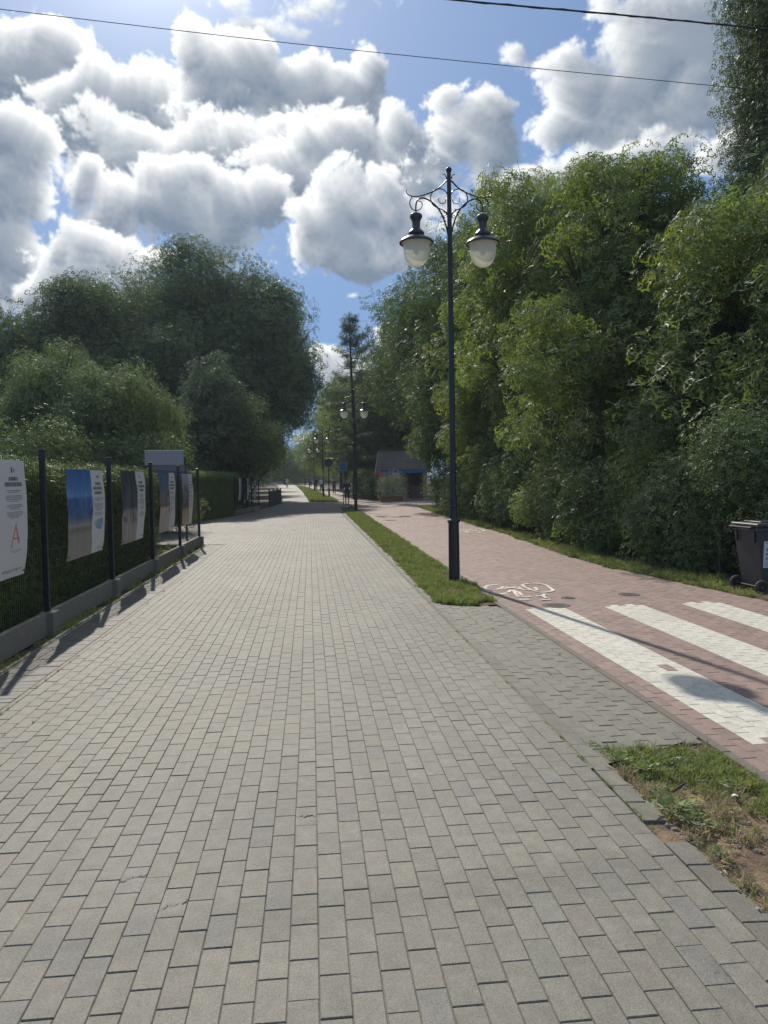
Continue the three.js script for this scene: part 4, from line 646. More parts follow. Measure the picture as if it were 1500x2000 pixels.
// ---------------------------------------------------------------- street lamps
const lampMat = std(lin(0.016, 0.02, 0.024), 0.4), shadeMat = std(lin(0.04, 0.044, 0.05), 0.35), innerShade = std(lin(0.55, 0.54, 0.50), 0.5);
const globeMat = new THREE.MeshPhysicalMaterial({ color: lin(0.90, 0.91, 0.82), roughness: 0.7, transmission: 0.7, thickness: 0, ior: 1.45, clearcoat: 0.5, clearcoatRoughness: 0.08, side: THREE.DoubleSide });
function makeLamp(label, x, d, detail = true) {
  const t = thing('street_lamp', label, 'street lamp', [x, gy(d), -d], 0, undefined), K = 759, H = (cy) => 6.405 - (cy - 90) / K;
  const pole = [[0.031, H(150)], [0.033, H(300)], [0.036, H(700)], [0.042, 4.4], [0.047, 2.4], [0.05, 1.34]].map(([r, y]) => new THREE.Vector2(r, y)).reverse();
  part(t, 'pole', new THREE.LatheGeometry(pole, 16), lampMat);
  part(t, 'finial', new THREE.LatheGeometry([[0.033, H(160)], [0.044, H(130)], [0.047, H(118)], [0.03, H(104)], [0.001, H(88)]].map(([a, b]) => new THREE.Vector2(a, b)), 14), lampMat);
  part(t, 'base_column', new THREE.LatheGeometry([[0.0885, -0.05], [0.0885, 0.25], [0.083, 0.9], [0.083, 0.93]].map(([a, b]) => new THREE.Vector2(a, b)), 20), lampMat);
  for (const [y, r] of [[0.95, 0.098], [1.18, 0.068], [1.31, 0.062]]) part(t, 'collar', new THREE.LatheGeometry([[0.05, y - 0.028], [r, y - 0.022], [r + 0.004, y], [r - 0.012, y + 0.02], [0.05, y + 0.05]].map(([a, b]) => new THREE.Vector2(a, b)), 20), lampMat);
  part(t, 'sleeve', new THREE.LatheGeometry([[0.083, 0.94], [0.062, 1.0], [0.056, 1.34]].map(([a, b]) => new THREE.Vector2(a, b)), 18), lampMat);
  const P = (s, list) => list.map(([cx, cy]) => V(s * (740 - cx) / K, H(cy), 0)), seg = detail ? 26 : 12;
  for (const s of [-1, 1]) {
    const br = [];
    const add = (list, r0, r1 = r0) => { const c = curve(P(-s, list), seg); br.push(bar(c, c.map((_, i) => lerp(r0, r1, i / seg)), detail ? 7 : 5)); };
    add([[712, 250], [640, 325], [560, 375], [480, 408], [390, 437], [300, 438], [255, 420], [235, 392], [242, 366]], 0.0125, 0.006);
    add([[726, 910], [705, 800], [672, 695], [622, 592], [560, 522], [490, 475], [430, 456], [385, 467], [355, 505], [345, 560], [345, 612]], 0.0125, 0.012);
    if (detail) {
      add([[300, 448], [276, 500], [284, 560], [322, 598], [365, 600], [405, 575], [420, 535], [408, 500], [375, 498]], 0.009, 0.006);
      add([[716, 405], [688, 365], [630, 346], [575, 360], [530, 410], [522, 470], [545, 530], [600, 566], [680, 600], [716, 655]], 0.009);
      add([[702, 470], [690, 505], [655, 518], [622, 500], [612, 465], [625, 445]], 0.008, 0.005); add([[716, 640], [692, 606], [660, 612]], 0.007, 0.004); add([[716, 655], [690, 682], [665, 672]], 0.007, 0.004); add([[712, 230], [702, 196], [685, 180], [664, 180]], 0.009, 0.005);
    }
    part(t, 'bracket', merge(br), lampMat);
    const g = new THREE.Group(); g.name = 'lantern'; g.position.x = s * 395 / K; t.add(g);
    const prof = (l) => l.map(([cy, r]) => new THREE.Vector2(r / K, H(cy)));
    part(g, 'cap', new THREE.LatheGeometry(prof([[600, 1], [602, 9], [634, 10], [640, 55], [652, 70], [680, 73], [712, 55], [735, 48], [790, 45], [815, 52], [830, 70], [855, 91], [868, 94], [885, 88], [905, 72]]), 22), shadeMat);
    part(g, 'shade', new THREE.LatheGeometry(prof([[890, 60], [898, 92], [912, 130], [934, 168], [958, 196], [972, 201], [981, 199], [979, 190], [974, 186]]), 30), shadeMat);
    part(g, 'reflector', new THREE.LatheGeometry(prof([[904, 1], [908, 60], [930, 120], [962, 158], [978, 178]]), 26), innerShade);
    part(g, 'globe', new THREE.LatheGeometry(prof([[978, 152], [1040, 156], [1100, 149], [1150, 136], [1195, 108], [1225, 75], [1243, 38], [1249, 1]]), 30), globeMat);
    part(g, 'bulb', new THREE.LatheGeometry(prof([[950, 18], [1000, 20], [1040, 34], [1075, 38], [1105, 22], [1115, 1]]), 14), std(lin(0.8, 0.8, 0.75), 0.3));
  }
  return t;
}
makeLamp('black twin arm street lamp with scrolled brackets in the grass strip by the crossing', 2.23, 11.7);
makeLamp('black twin arm street lamp at the far tip of the grass strip', 2.38, 39.7);
makeLamp('thin street lamp in the second grass strip past the round sign', xAt(631, 67.7), 67.7, false);
makeLamp('thin street lamp beyond the two walkers side by side', xAt(614, 95.7), 95.7, false);
makeLamp('thin distant street lamp where the grass strip narrows', xAt(604, 123.7), 123.7, false);
makeLamp('farthest street lamp at the end of the grass strip', xAt(596, 151.7), 151.7, false);

// ---------------------------------------------------------------- signs
{
  const steel = std(lin(0.18, 0.19, 0.2), 0.4, { metalness: 0.6 });
  const a = thing('road_sign', 'square blue sign on a thin grey pole beside the walker', 'sign', [xAt(670, 50), 0, -50]); part(a, 'pole', new THREE.CylinderGeometry(0.03, 0.03, 2.9, 10).translate(0, 1.45, 0), steel); part(a, 'sign_plate', rbox(0.55, 0.55, 0.02, 0.01, 0, 2.55, 0.04), std(lin(0.03, 0.10, 0.28), 0.4)); part(a, 'border', new THREE.TorusGeometry(0.34, 0.014, 4, 4).rotateZ(Math.PI / 4).translate(0, 2.55, 0.052), std(lin(0.5, 0.5, 0.5), 0.5));
  const b = thing('road_sign', 'round dark blue sign on a black pole by the third lamp', 'sign', [xAt(642, 66), gy(66), -66]); part(b, 'pole', new THREE.CylinderGeometry(0.045, 0.045, 3.3, 10).translate(0, 1.65, 0), lampMat); part(b, 'base_collar', new THREE.CylinderGeometry(0.07, 0.085, 0.9, 12).translate(0, 0.45, 0), lampMat); part(b, 'sign_plate', new THREE.CylinderGeometry(0.36, 0.36, 0.02, 28).rotateX(Math.PI / 2).translate(0, 3.1, 0.06), std(lin(0.04, 0.08, 0.17), 0.4)); part(b, 'rim', new THREE.TorusGeometry(0.36, 0.018, 6, 28).translate(0, 3.1, 0.06), steel);
}
// ---------------------------------------------------------------- kiosk with planting
{
  const k = thing('kiosk', 'small wooden kiosk with pitched roof and blue fascia', 'kiosk', [7.35, gy(58), -59.2], -0.28), wood = std(lin(0.26, 0.13, 0.085), 0.8, { map: barkMap }), dark = std(lin(0.035, 0.033, 0.032), 0.7), roofM = std(lin(0.19, 0.165, 0.14), 0.85, { map: stainMap }), blue = std(lin(0.015, 0.10, 0.24), 0.45), trim = std(lin(0.42, 0.38, 0.34), 0.7);
  part(k, 'floor', rbox(3.5, 0.12, 2.9, 0.02, 0, 0.06, 0), concrete);
  for (let i = 0; i < 9; i++) part(k, 'wall_board', rbox(0.16, 2.2, 0.05, 0.008, -1.55 + i * 0.168, 1.22, 1.3), wood);
  for (let i = 0; i < 4; i++) part(k, 'door_board', rbox(0.165, 2.05, 0.05, 0.008, 0.0 + i * 0.172, 1.16, 1.34), wood); part(k, 'door_handle', rbox(0.03, 0.16, 0.05, 0.01, 0.56, 1.1, 1.4), trim);
  part(k, 'window_frame', merge([box(1.0, 0.07, 0.08, 1.2, 2.2, 1.3), box(1.0, 0.07, 0.08, 1.2, 1.12, 1.3), box(0.07, 1.1, 0.08, 0.72, 1.66, 1.3), box(0.07, 1.1, 0.08, 1.68, 1.66, 1.3)]), dark);
  part(k, 'window_glass', box(0.9, 1.0, 0.012, 1.2, 1.66, 1.29), new THREE.MeshPhysicalMaterial({ color: lin(0.6, 0.65, 0.7), transmission: 1, thickness: 0, roughness: 0.05 }));
  part(k, 'counter_front', box(1.0, 1.0, 0.06, 1.2, 0.6, 1.3), wood); part(k, 'back_wall', box(3.3, 2.2, 0.06, 0, 1.22, -1.3), wood); part(k, 'side_wall', box(0.06, 2.2, 2.5, 1.65, 1.22, 0), wood);
  const gable = (x) => { const s = new THREE.Shape(); s.moveTo(-1.3, 0.12); s.lineTo(1.3, 0.12); s.lineTo(1.3, 2.3); s.lineTo(0, 3.72); s.lineTo(-1.3, 2.3); return new THREE.ExtrudeGeometry(s, { depth: 0.06, bevelEnabled: false }).rotateY(Math.PI / 2).translate(x, 0, 0); };
  part(k, 'gable_wall', gable(-1.7), wood);
  for (const s of [-1, 1]) { const a = Math.atan2(1.42, 1.3), L = 2.35; for (let i = 0; i < 8; i++) { const c = part(k, 'roof_course', rbox(4.0, 0.035, L / 8 + 0.05, 0.006), roofM), t = (i + 0.5) / 8 * L; c.position.set(0.05, 3.86 - Math.sin(a) * t + (i % 2) * 0.004, s * Math.cos(a) * t); c.rotation.x = s * (a - 0.035); } part(k, 'barge_board', rbox(0.05, 0.14, L, 0.008).rotateX(s * a).translate(-1.98, 3.8 - Math.sin(a) * L / 2, s * Math.cos(a) * L / 2), trim); }
  part(k, 'ridge_cap', rbox(4.02, 0.06, 0.22, 0.015, 0.05, 3.88, 0), roofM); part(k, 'fascia', rbox(3.6, 0.30, 0.06, 0.01, 0.2, 2.22, 1.66), blue); part(k, 'canopy', rbox(3.6, 0.04, 0.5, 0.01, 0.2, 2.36, 1.44), blue);
  shrub('flowering_shrub', 'tall shrub with cream blossom in front of the kiosk', { x: 6.1, d: 56.2, h: 2.0, r: 0.9, kind: 'ovalFar', mat: leafMat(lin(0.42, 0.46, 0.28), 0.2, 0.4), n: 80, spread: 0.2, seed: 991, scale: 0.75 });
  const p = thing('planter', 'low terracotta planter at the foot of the flowering shrub', 'planter', [5.7, gy(55.6), -55.4]); part(p, 'trough', rbox(1.6, 0.34, 0.36, 0.03, 0.3, 0.17, 0), std(lin(0.22, 0.09, 0.055), 0.85)); part(p, 'rim', rbox(1.68, 0.06, 0.44, 0.02, 0.3, 0.36, 0), std(lin(0.25, 0.11, 0.065), 0.85));
  const st = thing('star_ornament', 'red star shaped ornament on a thin stick beside the kiosk gable', 'ornament', [5.2, gy(56), -56]), sh = new THREE.Shape(); for (let i = 0; i < 10; i++) { const a = i * Math.PI / 5 + 0.5, q = i % 2 ? 0.12 : 0.34; i ? sh.lineTo(Math.cos(a) * q, Math.sin(a) * q) : sh.moveTo(Math.cos(a) * q, Math.sin(a) * q); }
  part(st, 'star', new THREE.ExtrudeGeometry(sh, { depth: 0.06, bevelEnabled: true, bevelSize: 0.02, bevelThickness: 0.02, bevelSegments: 1 }).translate(0, 2.02, 0), std(lin(0.45, 0.07, 0.075), 0.5)); part(st, 'stick', new THREE.CylinderGeometry(0.015, 0.015, 2.0, 8).translate(0, 1.0, 0.02), dark);
  shrub('verge_shrub', 'pale sunlit shrub on the grass island in front of the kiosk', { x: 7.35, d: 43.4, h: 2.3, r: 0.6, kind: 'ovalFar', mat: M.oval, n: 60, seed: 995, scale: 0.7 });
  shrub('verge_shrub', 'low dark shrub left of the kiosk behind the second lamp', { x: 4.6, d: 64, h: 2.4, r: 1.3, kind: 'ovalFar', mat: M.lime, n: 90, seed: 997 });
  shrub('verge_shrub', 'dark shrub at the left foot of the kiosk wall', { x: 5.2, d: 61, h: 2.0, r: 0.8, kind: 'ovalFar', mat: M.lime, n: 60, seed: 999 });
}
// ---------------------------------------------------------------- wheelie bin
{
  const t = thing('wheelie_bin', 'dark grey wheelie bin with a white sticker beside the crossing', 'bin', [6.24, -0.02, -9.83], 0.03), pl = std(lin(0.045, 0.047, 0.05), 0.55, { bumpMap: concreteBump, bumpScale: 0.0006 }), lid = std(lin(0.04, 0.042, 0.045), 0.5), blk = std(lin(0.015, 0.015, 0.015), 0.7);
  // body: tapered, wheels on the left side (-x)
  const P = [], I = [], ring = (y, w, d, x) => { for (const [a, b] of [[-1, -1], [1, -1], [1, 1], [-1, 1]]) P.push(x + a * w / 2, y, b * d / 2); };
  ring(0.06, 0.44, 0.44, 0.04); ring(0.10, 0.5, 0.46, 0.03); ring(0.72, 0.6, 0.54, 0.0); ring(0.86, 0.63, 0.56, 0.0);
  for (let r = 0; r < 3; r++) for (let k = 0; k < 4; k++) { const a = r * 4 + k, b = r * 4 + (k + 1) % 4; I.push(a, a + 4, b, b, a + 4, b + 4); } I.push(0, 1, 2, 0, 2, 3);
  const g = new THREE.BufferGeometry(); g.setAttribute('position', new THREE.Float32BufferAttribute(P, 3)); g.setIndex(I); const gn = g.toNonIndexed(); gn.computeVertexNormals(); const uv = []; for (let i = 0; i < gn.attributes.position.count; i++) uv.push(gn.attributes.position.getX(i) + gn.attributes.position.getZ(i), gn.attributes.position.getY(i)); gn.setAttribute('uv', new THREE.Float32BufferAttribute(uv, 2));
  part(t, 'body', gn, pl); part(t, 'rim', rbox(0.68, 0.05, 0.60, 0.012, 0, 0.875, 0), pl);
  part(t, 'lid', rbox(0.72, 0.055, 0.63, 0.022, 0.01, 0.93, 0), lid); part(t, 'lid_ridge', rbox(0.5, 0.03, 0.4, 0.013, 0.02, 0.965, 0), lid);
  part(t, 'handle', new THREE.CylinderGeometry(0.016, 0.016, 0.5, 10).rotateX(Math.PI / 2).translate(-0.40, 0.90, 0), blk); for (const z of [-0.2, 0.2]) { part(t, 'handle_bracket', rbox(0.1, 0.05, 0.03, 0.008, -0.355, 0.895, z), pl); part(t, 'rib', rbox(0.03, 0.16, 0.025, 0.006, -0.318, 0.78, z), blk); }
  for (const z of [-0.29, 0.29]) { const w = part(t, 'wheel', new THREE.TorusGeometry(0.078, 0.024, 10, 28).translate(-0.27, 0.10, z), std(lin(0.06, 0.06, 0.058), 0.8)); part(w, 'hub', new THREE.CylinderGeometry(0.06, 0.06, 0.03, 20).rotateX(Math.PI / 2).translate(-0.27, 0.10, z), blk); part(w, 'hub_cap', new THREE.CylinderGeometry(0.02, 0.02, 0.04, 14).rotateX(Math.PI / 2).translate(-0.27, 0.10, z), std(lin(0.1, 0.1, 0.1), 0.4)); }
  part(t, 'axle', new THREE.CylinderGeometry(0.012, 0.012, 0.6, 8).rotateX(Math.PI / 2).translate(-0.27, 0.10, 0), blk);
  const st = picture(256, 320, (c, W, H) => { c.fillStyle = '#c6c9cb'; c.fillRect(0, 0, W, H); c.fillStyle = '#4d555b'; c.fillRect(16, 16, 90, 9); c.fillRect(150, 26, 60, 30); for (let y = 0; y < 3; y++) for (let x = 0; x < 4; x++) { const X = 22 + x * 58, Y = 84 + y * 54; c.fillRect(X + 8, Y, 14, 12); c.fillRect(X + 4, Y + 14, 22, 14); c.fillStyle = '#8c9296'; c.fillRect(X, Y + 34, 32, 4); c.fillStyle = '#4d555b'; } c.fillStyle = '#8c9296'; for (let k = 0; k < 6; k++) c.fillRect(18, 250 + k * 10, 120 + (k * 37) % 90, 4); });
  const s = part(t, 'sticker', new THREE.PlaneGeometry(0.34, 0.36), std(0xffffff, 0.5, { map: st })); s.position.set(-0.06, 0.54, 0.263); s.rotation.x = 0.066;
}
// slim pale posts in the undergrowth
for (const [x, d, h, l] of [[6.35, 17.4, 1.5, 'slim grey post standing in the undergrowth past the bright boughs'], [6.55, 11.6, 1.4, 'slim grey post half hidden in leaves near the wheelie bin']]) { const t = thing('slim_post', l, 'post', [x, 0, -d]); part(t, 'pole', new THREE.CylinderGeometry(0.019, 0.019, h, 10).translate(0, h / 2, 0), std(lin(0.25, 0.26, 0.25), 0.5)); part(t, 'cap', new THREE.SphereGeometry(0.022, 10, 8).translate(0, h, 0), fenceDark); }

// ---------------------------------------------------------------- overhead cables
{
  const mat = std(lin(0.03, 0.03, 0.032), 0.6), v = V(0, 0, 0), at = (px, py, d) => { v.set((px - 750) / FOCAL, (1000 - py) / FOCAL, -1).applyQuaternion(camera.quaternion); return V(0, EYE, 0).addScaledVector(v, d / -v.z); };
  const a = at(-300, -18, 15.5), b = at(1470, 175, 16.6), m = at(600, 88, 16), e = curve([a, m, b], 60); single('overhead_cable', 'thin cable crossing the whole sky into the poplar', 'cable', bar(e, 0.008, 6), mat);
  const c = curve([at(560, -36, 10.2), at(880, -1, 10.4), at(1200, 28, 10.8), at(1430, 50, 11.2), at(1760, 84, 11.8)], 60); single('overhead_cable', 'thicker cable passing in front of the poplar', 'cable', merge([bar(c, 0.012, 7), bar(c.map((p, i) => p.clone().add(V(0, Math.sin(i * 1.3) * 0.013, Math.cos(i * 1.3) * 0.013))), 0.006, 5)]), mat);
}
console.log(Math.round(performance.now() / 100) / 10, 'things');

// ---------------------------------------------------------------- people far along the path
function sdfGeo(f, box3, res) {
  const [x0, y0, z0, s] = box3, mc = new MarchingCubes(res, new THREE.MeshStandardMaterial(), false, false, 60000); mc.isolation = 0;
  for (let z = 0; z < res; z++) for (let y = 0; y < res; y++) for (let x = 0; x < res; x++) mc.field[z * res * res + y * res + x] = Math.abs(x / res - 0.5) > 0.2 || Math.abs(z / res - 0.5) > 0.22 ? -1 : -f(x0 + (x / res) * s, y0 + (y / res) * s, z0 + (z / res) * s);
  mc.update(); const n = mc.count, P = new Float32Array(n * 3), N = new Float32Array(n * 3);
  for (let i = 0; i < n; i++) for (let c = 0; c < 3; c++) { P[i * 3 + c] = (mc.positionArray[i * 3 + c] + 1) / 2 * s + [x0, y0, z0][c]; N[i * 3 + c] = mc.normalArray[i * 3 + c]; }
  const g = new THREE.BufferGeometry(); g.setAttribute('position', new THREE.BufferAttribute(P, 3)); g.computeVertexNormals(); g.setAttribute('uv', new THREE.BufferAttribute(new Float32Array(n * 2), 2)); void N; return g;
}
const cap = (p, a, b, ra, rb) => { const ax = b[0] - a[0], ay = b[1] - a[1], az = b[2] - a[2], px = p[0] - a[0], py = p[1] - a[1], pz = p[2] - a[2], t = clamp((ax * px + ay * py + az * pz) / (ax * ax + ay * ay + az * az), 0, 1); return Math.hypot(px - ax * t, py - ay * t, pz - az * t) - lerp(ra, rb, t); };
const smin = (a, b, k) => { const h = Math.max(k - Math.abs(a - b), 0) / k; return Math.min(a, b) - h * h * k * 0.25; };
const personCache = new Map();
function person(label, x, d, turn, o) {
  const t = thing('person', label, 'person', [x, gy(d), -d], turn, o.group), st = o.stride ?? 0.16, sw = o.swing ?? 0.14;
  const J = { hip: [0, 0.94, 0], chest: [0, 1.32, 0.01], neck: [0, 1.47, 0.0], head: [0, 1.62, 0.02], hipL: [-0.09, 0.9, 0], kneeL: [-0.095, 0.49, st * 0.6], ankL: [-0.095, 0.08, st * 0.75], toeL: [-0.1, 0.035, st * 0.75 + 0.15], hipR: [0.09, 0.9, 0], kneeR: [0.095, 0.5, -st * 0.15], ankR: [0.095, 0.1, -st], toeR: [0.1, 0.035, -st + 0.14], shL: [-0.17, 1.4, 0], elL: [-0.23, 1.13, -sw * 0.6], haL: [-0.24, 0.89, -sw * 0.2], shR: [0.17, 1.4, 0], elR: [0.23, 1.13, sw * 0.4], haR: [0.24, 0.9, sw * 1.4] };
  const leg = (p, q) => Math.min(...['L', 'R'].map((s) => smin(smin(cap(p, J['hip' + s], J['knee' + s], 0.08 + q, 0.055 + q), cap(p, J['knee' + s], J['ank' + s], 0.055 + q, 0.036 + q), 0.03), cap(p, J['ank' + s], J['toe' + s], 0.036, 0.03), 0.02)));
  const arm = (p, q) => Math.min(...['L', 'R'].map((s) => smin(cap(p, J['sh' + s], J['el' + s], 0.052 + q, 0.04 + q), cap(p, J['el' + s], J['ha' + s], 0.04 + q, 0.028 + q), 0.03)));
  const torso = (p, q) => smin(smin(cap(p, J.hip, J.chest, 0.125 + q, 0.13 + q), cap(p, [-0.13, 1.38, 0], [0.13, 1.38, 0], 0.075 + q, 0.075 + q), 0.08), cap(p, [-0.07, 0.93, 0], [0.07, 0.93, 0], 0.1 + q, 0.1 + q), 0.06);
  const hand = (p) => Math.min(...['L', 'R'].map((s) => { const h = J['ha' + s]; return smin(cap(p, h, [h[0], h[1] - 0.07, h[2] + 0.01], 0.028, 0.026), Math.min(cap(p, [h[0], h[1] - 0.07, h[2]], [h[0], h[1] - 0.15, h[2] + 0.03], 0.018, 0.011), cap(p, [h[0], h[1] - 0.03, h[2] + 0.02], [h[0], h[1] - 0.09, h[2] + 0.055], 0.012, 0.01)), 0.015); }));
  const head = (p) => smin(smin(Math.hypot((p[0]) / 0.078, (p[1] - 1.625) / 0.112, (p[2] - 0.02) / 0.095) * 0.085 - 0.085, cap(p, J.neck, [0, 1.56, 0.01], 0.052, 0.05), 0.03), Math.min(cap(p, [0, 1.63, 0.11], [0, 1.6, 0.128], 0.01, 0.014), cap(p, [-0.08, 1.64, 0.01], [-0.083, 1.6, 0.005], 0.014, 0.01), cap(p, [0.08, 1.64, 0.01], [0.083, 1.6, 0.005], 0.014, 0.01)), 0.012);
  const B = [-0.95, -0.06, -0.95, 1.9], res = o.res ?? 44, sdfKey = [o.hem, o.sleeve, o.stride, res].join(), known = personCache.get(sdfKey) ?? []; let nth = 0; personCache.set(sdfKey, known);
  const shaped = (f) => known[nth] ? known[nth++] : (known[nth++] = sdfGeo(f, B, res));
  part(t, 'body', shaped((x, y, z) => { const p = [x, y, z]; return Math.min(smin(smin(torso(p, -0.012), head(p), 0.03), Math.min(smin(arm(p, -0.004), 9, 0.01), hand(p)), 0.02), leg(p, -0.008)); }), std(lin(0.42, 0.26, 0.19), 0.6));
  part(t, 'shirt', shaped((x, y, z) => { const p = [x, y, z], sl = o.sleeve ?? 0.5; return Math.max(Math.min(torso(p, 0.012), Math.max(arm(p, 0.016), (1.4 - 0.5 * sl) - y)), 0.9 - y, y - 1.475); }), std(o.shirt, 0.85));
  part(t, 'trousers', shaped((x, y, z) => { const p = [x, y, z]; return Math.max(smin(leg(p, 0.014), Math.max(torso(p, 0.006), y - 0.98), 0.05), y - 0.99, (o.hem ?? 0.12) - y); }), std(o.trousers, 0.85));
  part(t, 'hair', shaped((x, y, z) => Math.max(Math.hypot(x / 0.092, (y - 1.645) / 0.118, (z - 0.005) / 0.108) * 0.1 - 0.1, -(y - 1.625 + (z - 0.02) * 0.9))), std(o.hair, 0.7));
  part(t, 'shoes', shaped((x, y, z) => { const p = [x, y, z]; return Math.min(...['L', 'R'].map((s) => Math.max(cap(p, [J['ank' + s][0], 0.05, J['ank' + s][2] - 0.03], J['toe' + s], 0.05, 0.04), y - 0.12))); }), std(o.shoes ?? lin(0.1, 0.1, 0.1), 0.7));
}
const navy = lin(0.03, 0.035, 0.06), brown = lin(0.06, 0.035, 0.02);
person('person in dark blue shirt and shorts walking away past the square blue sign', xAt(677, 49.6), 49.6, Math.PI, { shirt: lin(0.05, 0.055, 0.09), trousers: navy, hair: brown, hem: 0.5, sleeve: 0.5, stride: 0.18, res: 60 });
person('person in a mauve top walking on the cycle path past the round sign', xAt(652, 80), 80, 0, { shirt: lin(0.16, 0.11, 0.15), trousers: lin(0.03, 0.03, 0.04), hair: brown });
person('person in black walking beside a person in white far down the path', xAt(617, 98), 98, 0, { shirt: lin(0.02, 0.02, 0.025), trousers: navy, hair: brown });
person('person in a white top far down the cycle path', xAt(627, 94), 94, Math.PI, { shirt: lin(0.6, 0.6, 0.6), trousers: lin(0.04, 0.04, 0.05), hair: lin(0.02, 0.015, 0.01) });
person('person in a blue top at the far end of the cycle path', xAt(607, 138), 138, 0, { shirt: lin(0.08, 0.15, 0.3), trousers: navy, hair: brown });
person('person in pale clothes alone on the far walkway', xAt(561, 128), 128, 0, { shirt: lin(0.5, 0.48, 0.44), trousers: lin(0.4, 0.37, 0.32), hair: brown });
console.log(Math.round(performance.now() / 100) / 10, 'people');

// ---------------------------------------------------------------- verges, grass, litter
const bladeMat = (c) => leafMat(c, 0.0, 0.4);
function tuft(blades, h, w, lean, seed) {
  const r = rng(seed), P = [], I = [];
  for (let i = 0; i < blades; i++) {
    const a = r() * 6.28, x = (r() - 0.5) * w, z = (r() - 0.5) * w, H = h * (0.55 + 0.6 * r()), l = lean * (0.3 + r()), bw = 0.0028 + 0.0022 * r(), ca = Math.cos(a), sa = Math.sin(a), k = P.length / 3;
    for (const [t, q] of [[0, 1], [0.45, 0.85], [0.8, 0.5]]) { const o = l * t * t, y = H * t * (1 - 0.2 * t * lean / h); P.push(x + ca * o - sa * bw * q, y, z + sa * o + ca * bw * q, x + ca * o + sa * bw * q, y, z + sa * o - ca * bw * q); }
    P.push(x + ca * l, H * 0.9, z + sa * l); I.push(k, k + 1, k + 2, k + 1, k + 3, k + 2, k + 2, k + 3, k + 4, k + 3, k + 5, k + 4, k + 4, k + 5, k + 6);
  }
  const g = new THREE.BufferGeometry(); g.setAttribute('position', new THREE.Float32BufferAttribute(P, 3)); g.setIndex(I); g.computeVertexNormals(); return onlyPN(g);
}
const TUFT = [tuft(14, 0.075, 0.07, 0.05, 1), tuft(14, 0.06, 0.08, 0.06, 2), tuft(12, 0.09, 0.06, 0.06, 3)], CLOVER = [spray(OVAL, 0.026, 12, 0.05, 41, 0.0, 0.15), spray(OVAL, 0.034, 10, 0.06, 42, 0.0, 0.2)];
const GRASS = bladeMat(lin(0.19, 0.25, 0.05)), DRY = bladeMat(lin(0.36, 0.29, 0.16)), WEED = bladeMat(lin(0.145, 0.220, 0.045));
function lawn(label, region, n, seed, o = {}) {       // region: r => [x, d] or null
  const r = rng(seed), g = [], dry = [], w = [];
  for (let i = 0; i < n; i++) {
    const q = region(r); if (!q) continue; const [x, d] = q, patch = fbm(x * 1.6 + seed, d * 1.1, 3) + (o.lush ?? 0); if (patch < -0.12 && r() < 0.72) { if (r() < 0.5) dry.push([x, gy(d) - 0.03 + (o.y ?? 0.02), -d, (r() - 0.5) * 1.6, 1, (r() - 0.5) * 1.6, 0.4 + 0.5 * r(), 0.7 + 0.5 * r(), 0]); continue; }
    const s = (o.s ?? 1) * (0.6 + 0.7 * r()) * (patch < 0.02 ? 0.7 : 1), rec = [x, gy(d) - 0.03 + (o.y ?? 0.02), -d, (r() - 0.5) * 0.5, 1, (r() - 0.5) * 0.5, s, 0.7 + 0.6 * r(), r() < 0.2 ? 0.5 : 0.1 * r()];
    (r() < (o.weed ?? 0.12) ? w : g).push(rec);
  }
  const t = structure('grass', null, null, label); t.userData = { kind: 'stuff', label, category: 'grass' };
  foliage(t, 'grass_blades', TUFT, GRASS, g, seed + 1); if (dry.length) foliage(t, 'dry_grass', [TUFT[1]], DRY, dry, seed + 2); if (w.length) foliage(t, 'clover', CLOVER, WEED, w.map((p) => { p[1] += 0.02; return p; }), seed + 3);
}
// beds of soil
structure('verge', sheet((d) => walkR(d) + 0.14, (d) => rideL(d) - 0.035, 9.45, 43.4, 0.5, -0.012, 5), soilMat, 'soil strip between walkway and cycle path');
structure('verge', sheet(() => 1.5, (d) => rideL(d) - 0.03, 0.8, 4.27, 0.15, -0.021, 6), std(lin(0.37, 0.31, 0.245), 0.95, { map: soilMap, bumpMap: soilBump, bumpScale: 0.02 }), 'dry soil patch between walkway and cycle path');
structure('verge', sheet((d) => rideR(d) - 0.01, (d) => rideR(d) + 2.5, 3, 46.4, 0.6, -0.008, 4), soilMat, 'shaded soil beside the cycle path');
structure('verge', sheet((d) => Math.min(walkR(d) + 0.02, 1.9), (d) => rideL(d), 57.6, 200, 1.5, 0.012, 3), soilMat, 'second grass strip between walkway and cycle path');
structure('verge', sheet(() => -2.83, () => -2.70, 1.2, 20, 0.8, -0.012, 2), soilMat, 'soil gap along the fence plinth');
structure('verge', sheet(() => -6.5, () => -2.86, 3, 20.1, 0.8, -0.014, 4), soilMat, 'soil under the hedge behind the fence');
lawn('green grass in the strip by the street lamp', (r) => { const d = 9.3 + 34 * Math.pow(r(), 1.45), a = walkR(d) + 0.13, b = rideL(d) - 0.03, x = lerp(a - 0.05 * Math.max(0, noise(d * 2, 1)), b + 0.1 * Math.max(0, noise(d * 1.7, 8)), r()); return d < 9.55 + 0.15 * Math.sin(x * 9) ? null : [x, d]; }, 12500, 1201, { lush: 0.07, y: 0.018, s: 1.0 });
lawn('patchy grass and clover by the near corner of the crossing', (r) => { const x = lerp(1.64, 2.31, r()), d = lerp(1.2, 4.24, Math.sqrt(r())); return d < 3.25 + noise(x * 4, d * 3) * 0.4 && x > 1.72 && r() < 0.9 ? null : [x, d]; }, 1900, 1211, { lush: -0.12, weed: 0.3, y: 0.014, s: 0.62 });
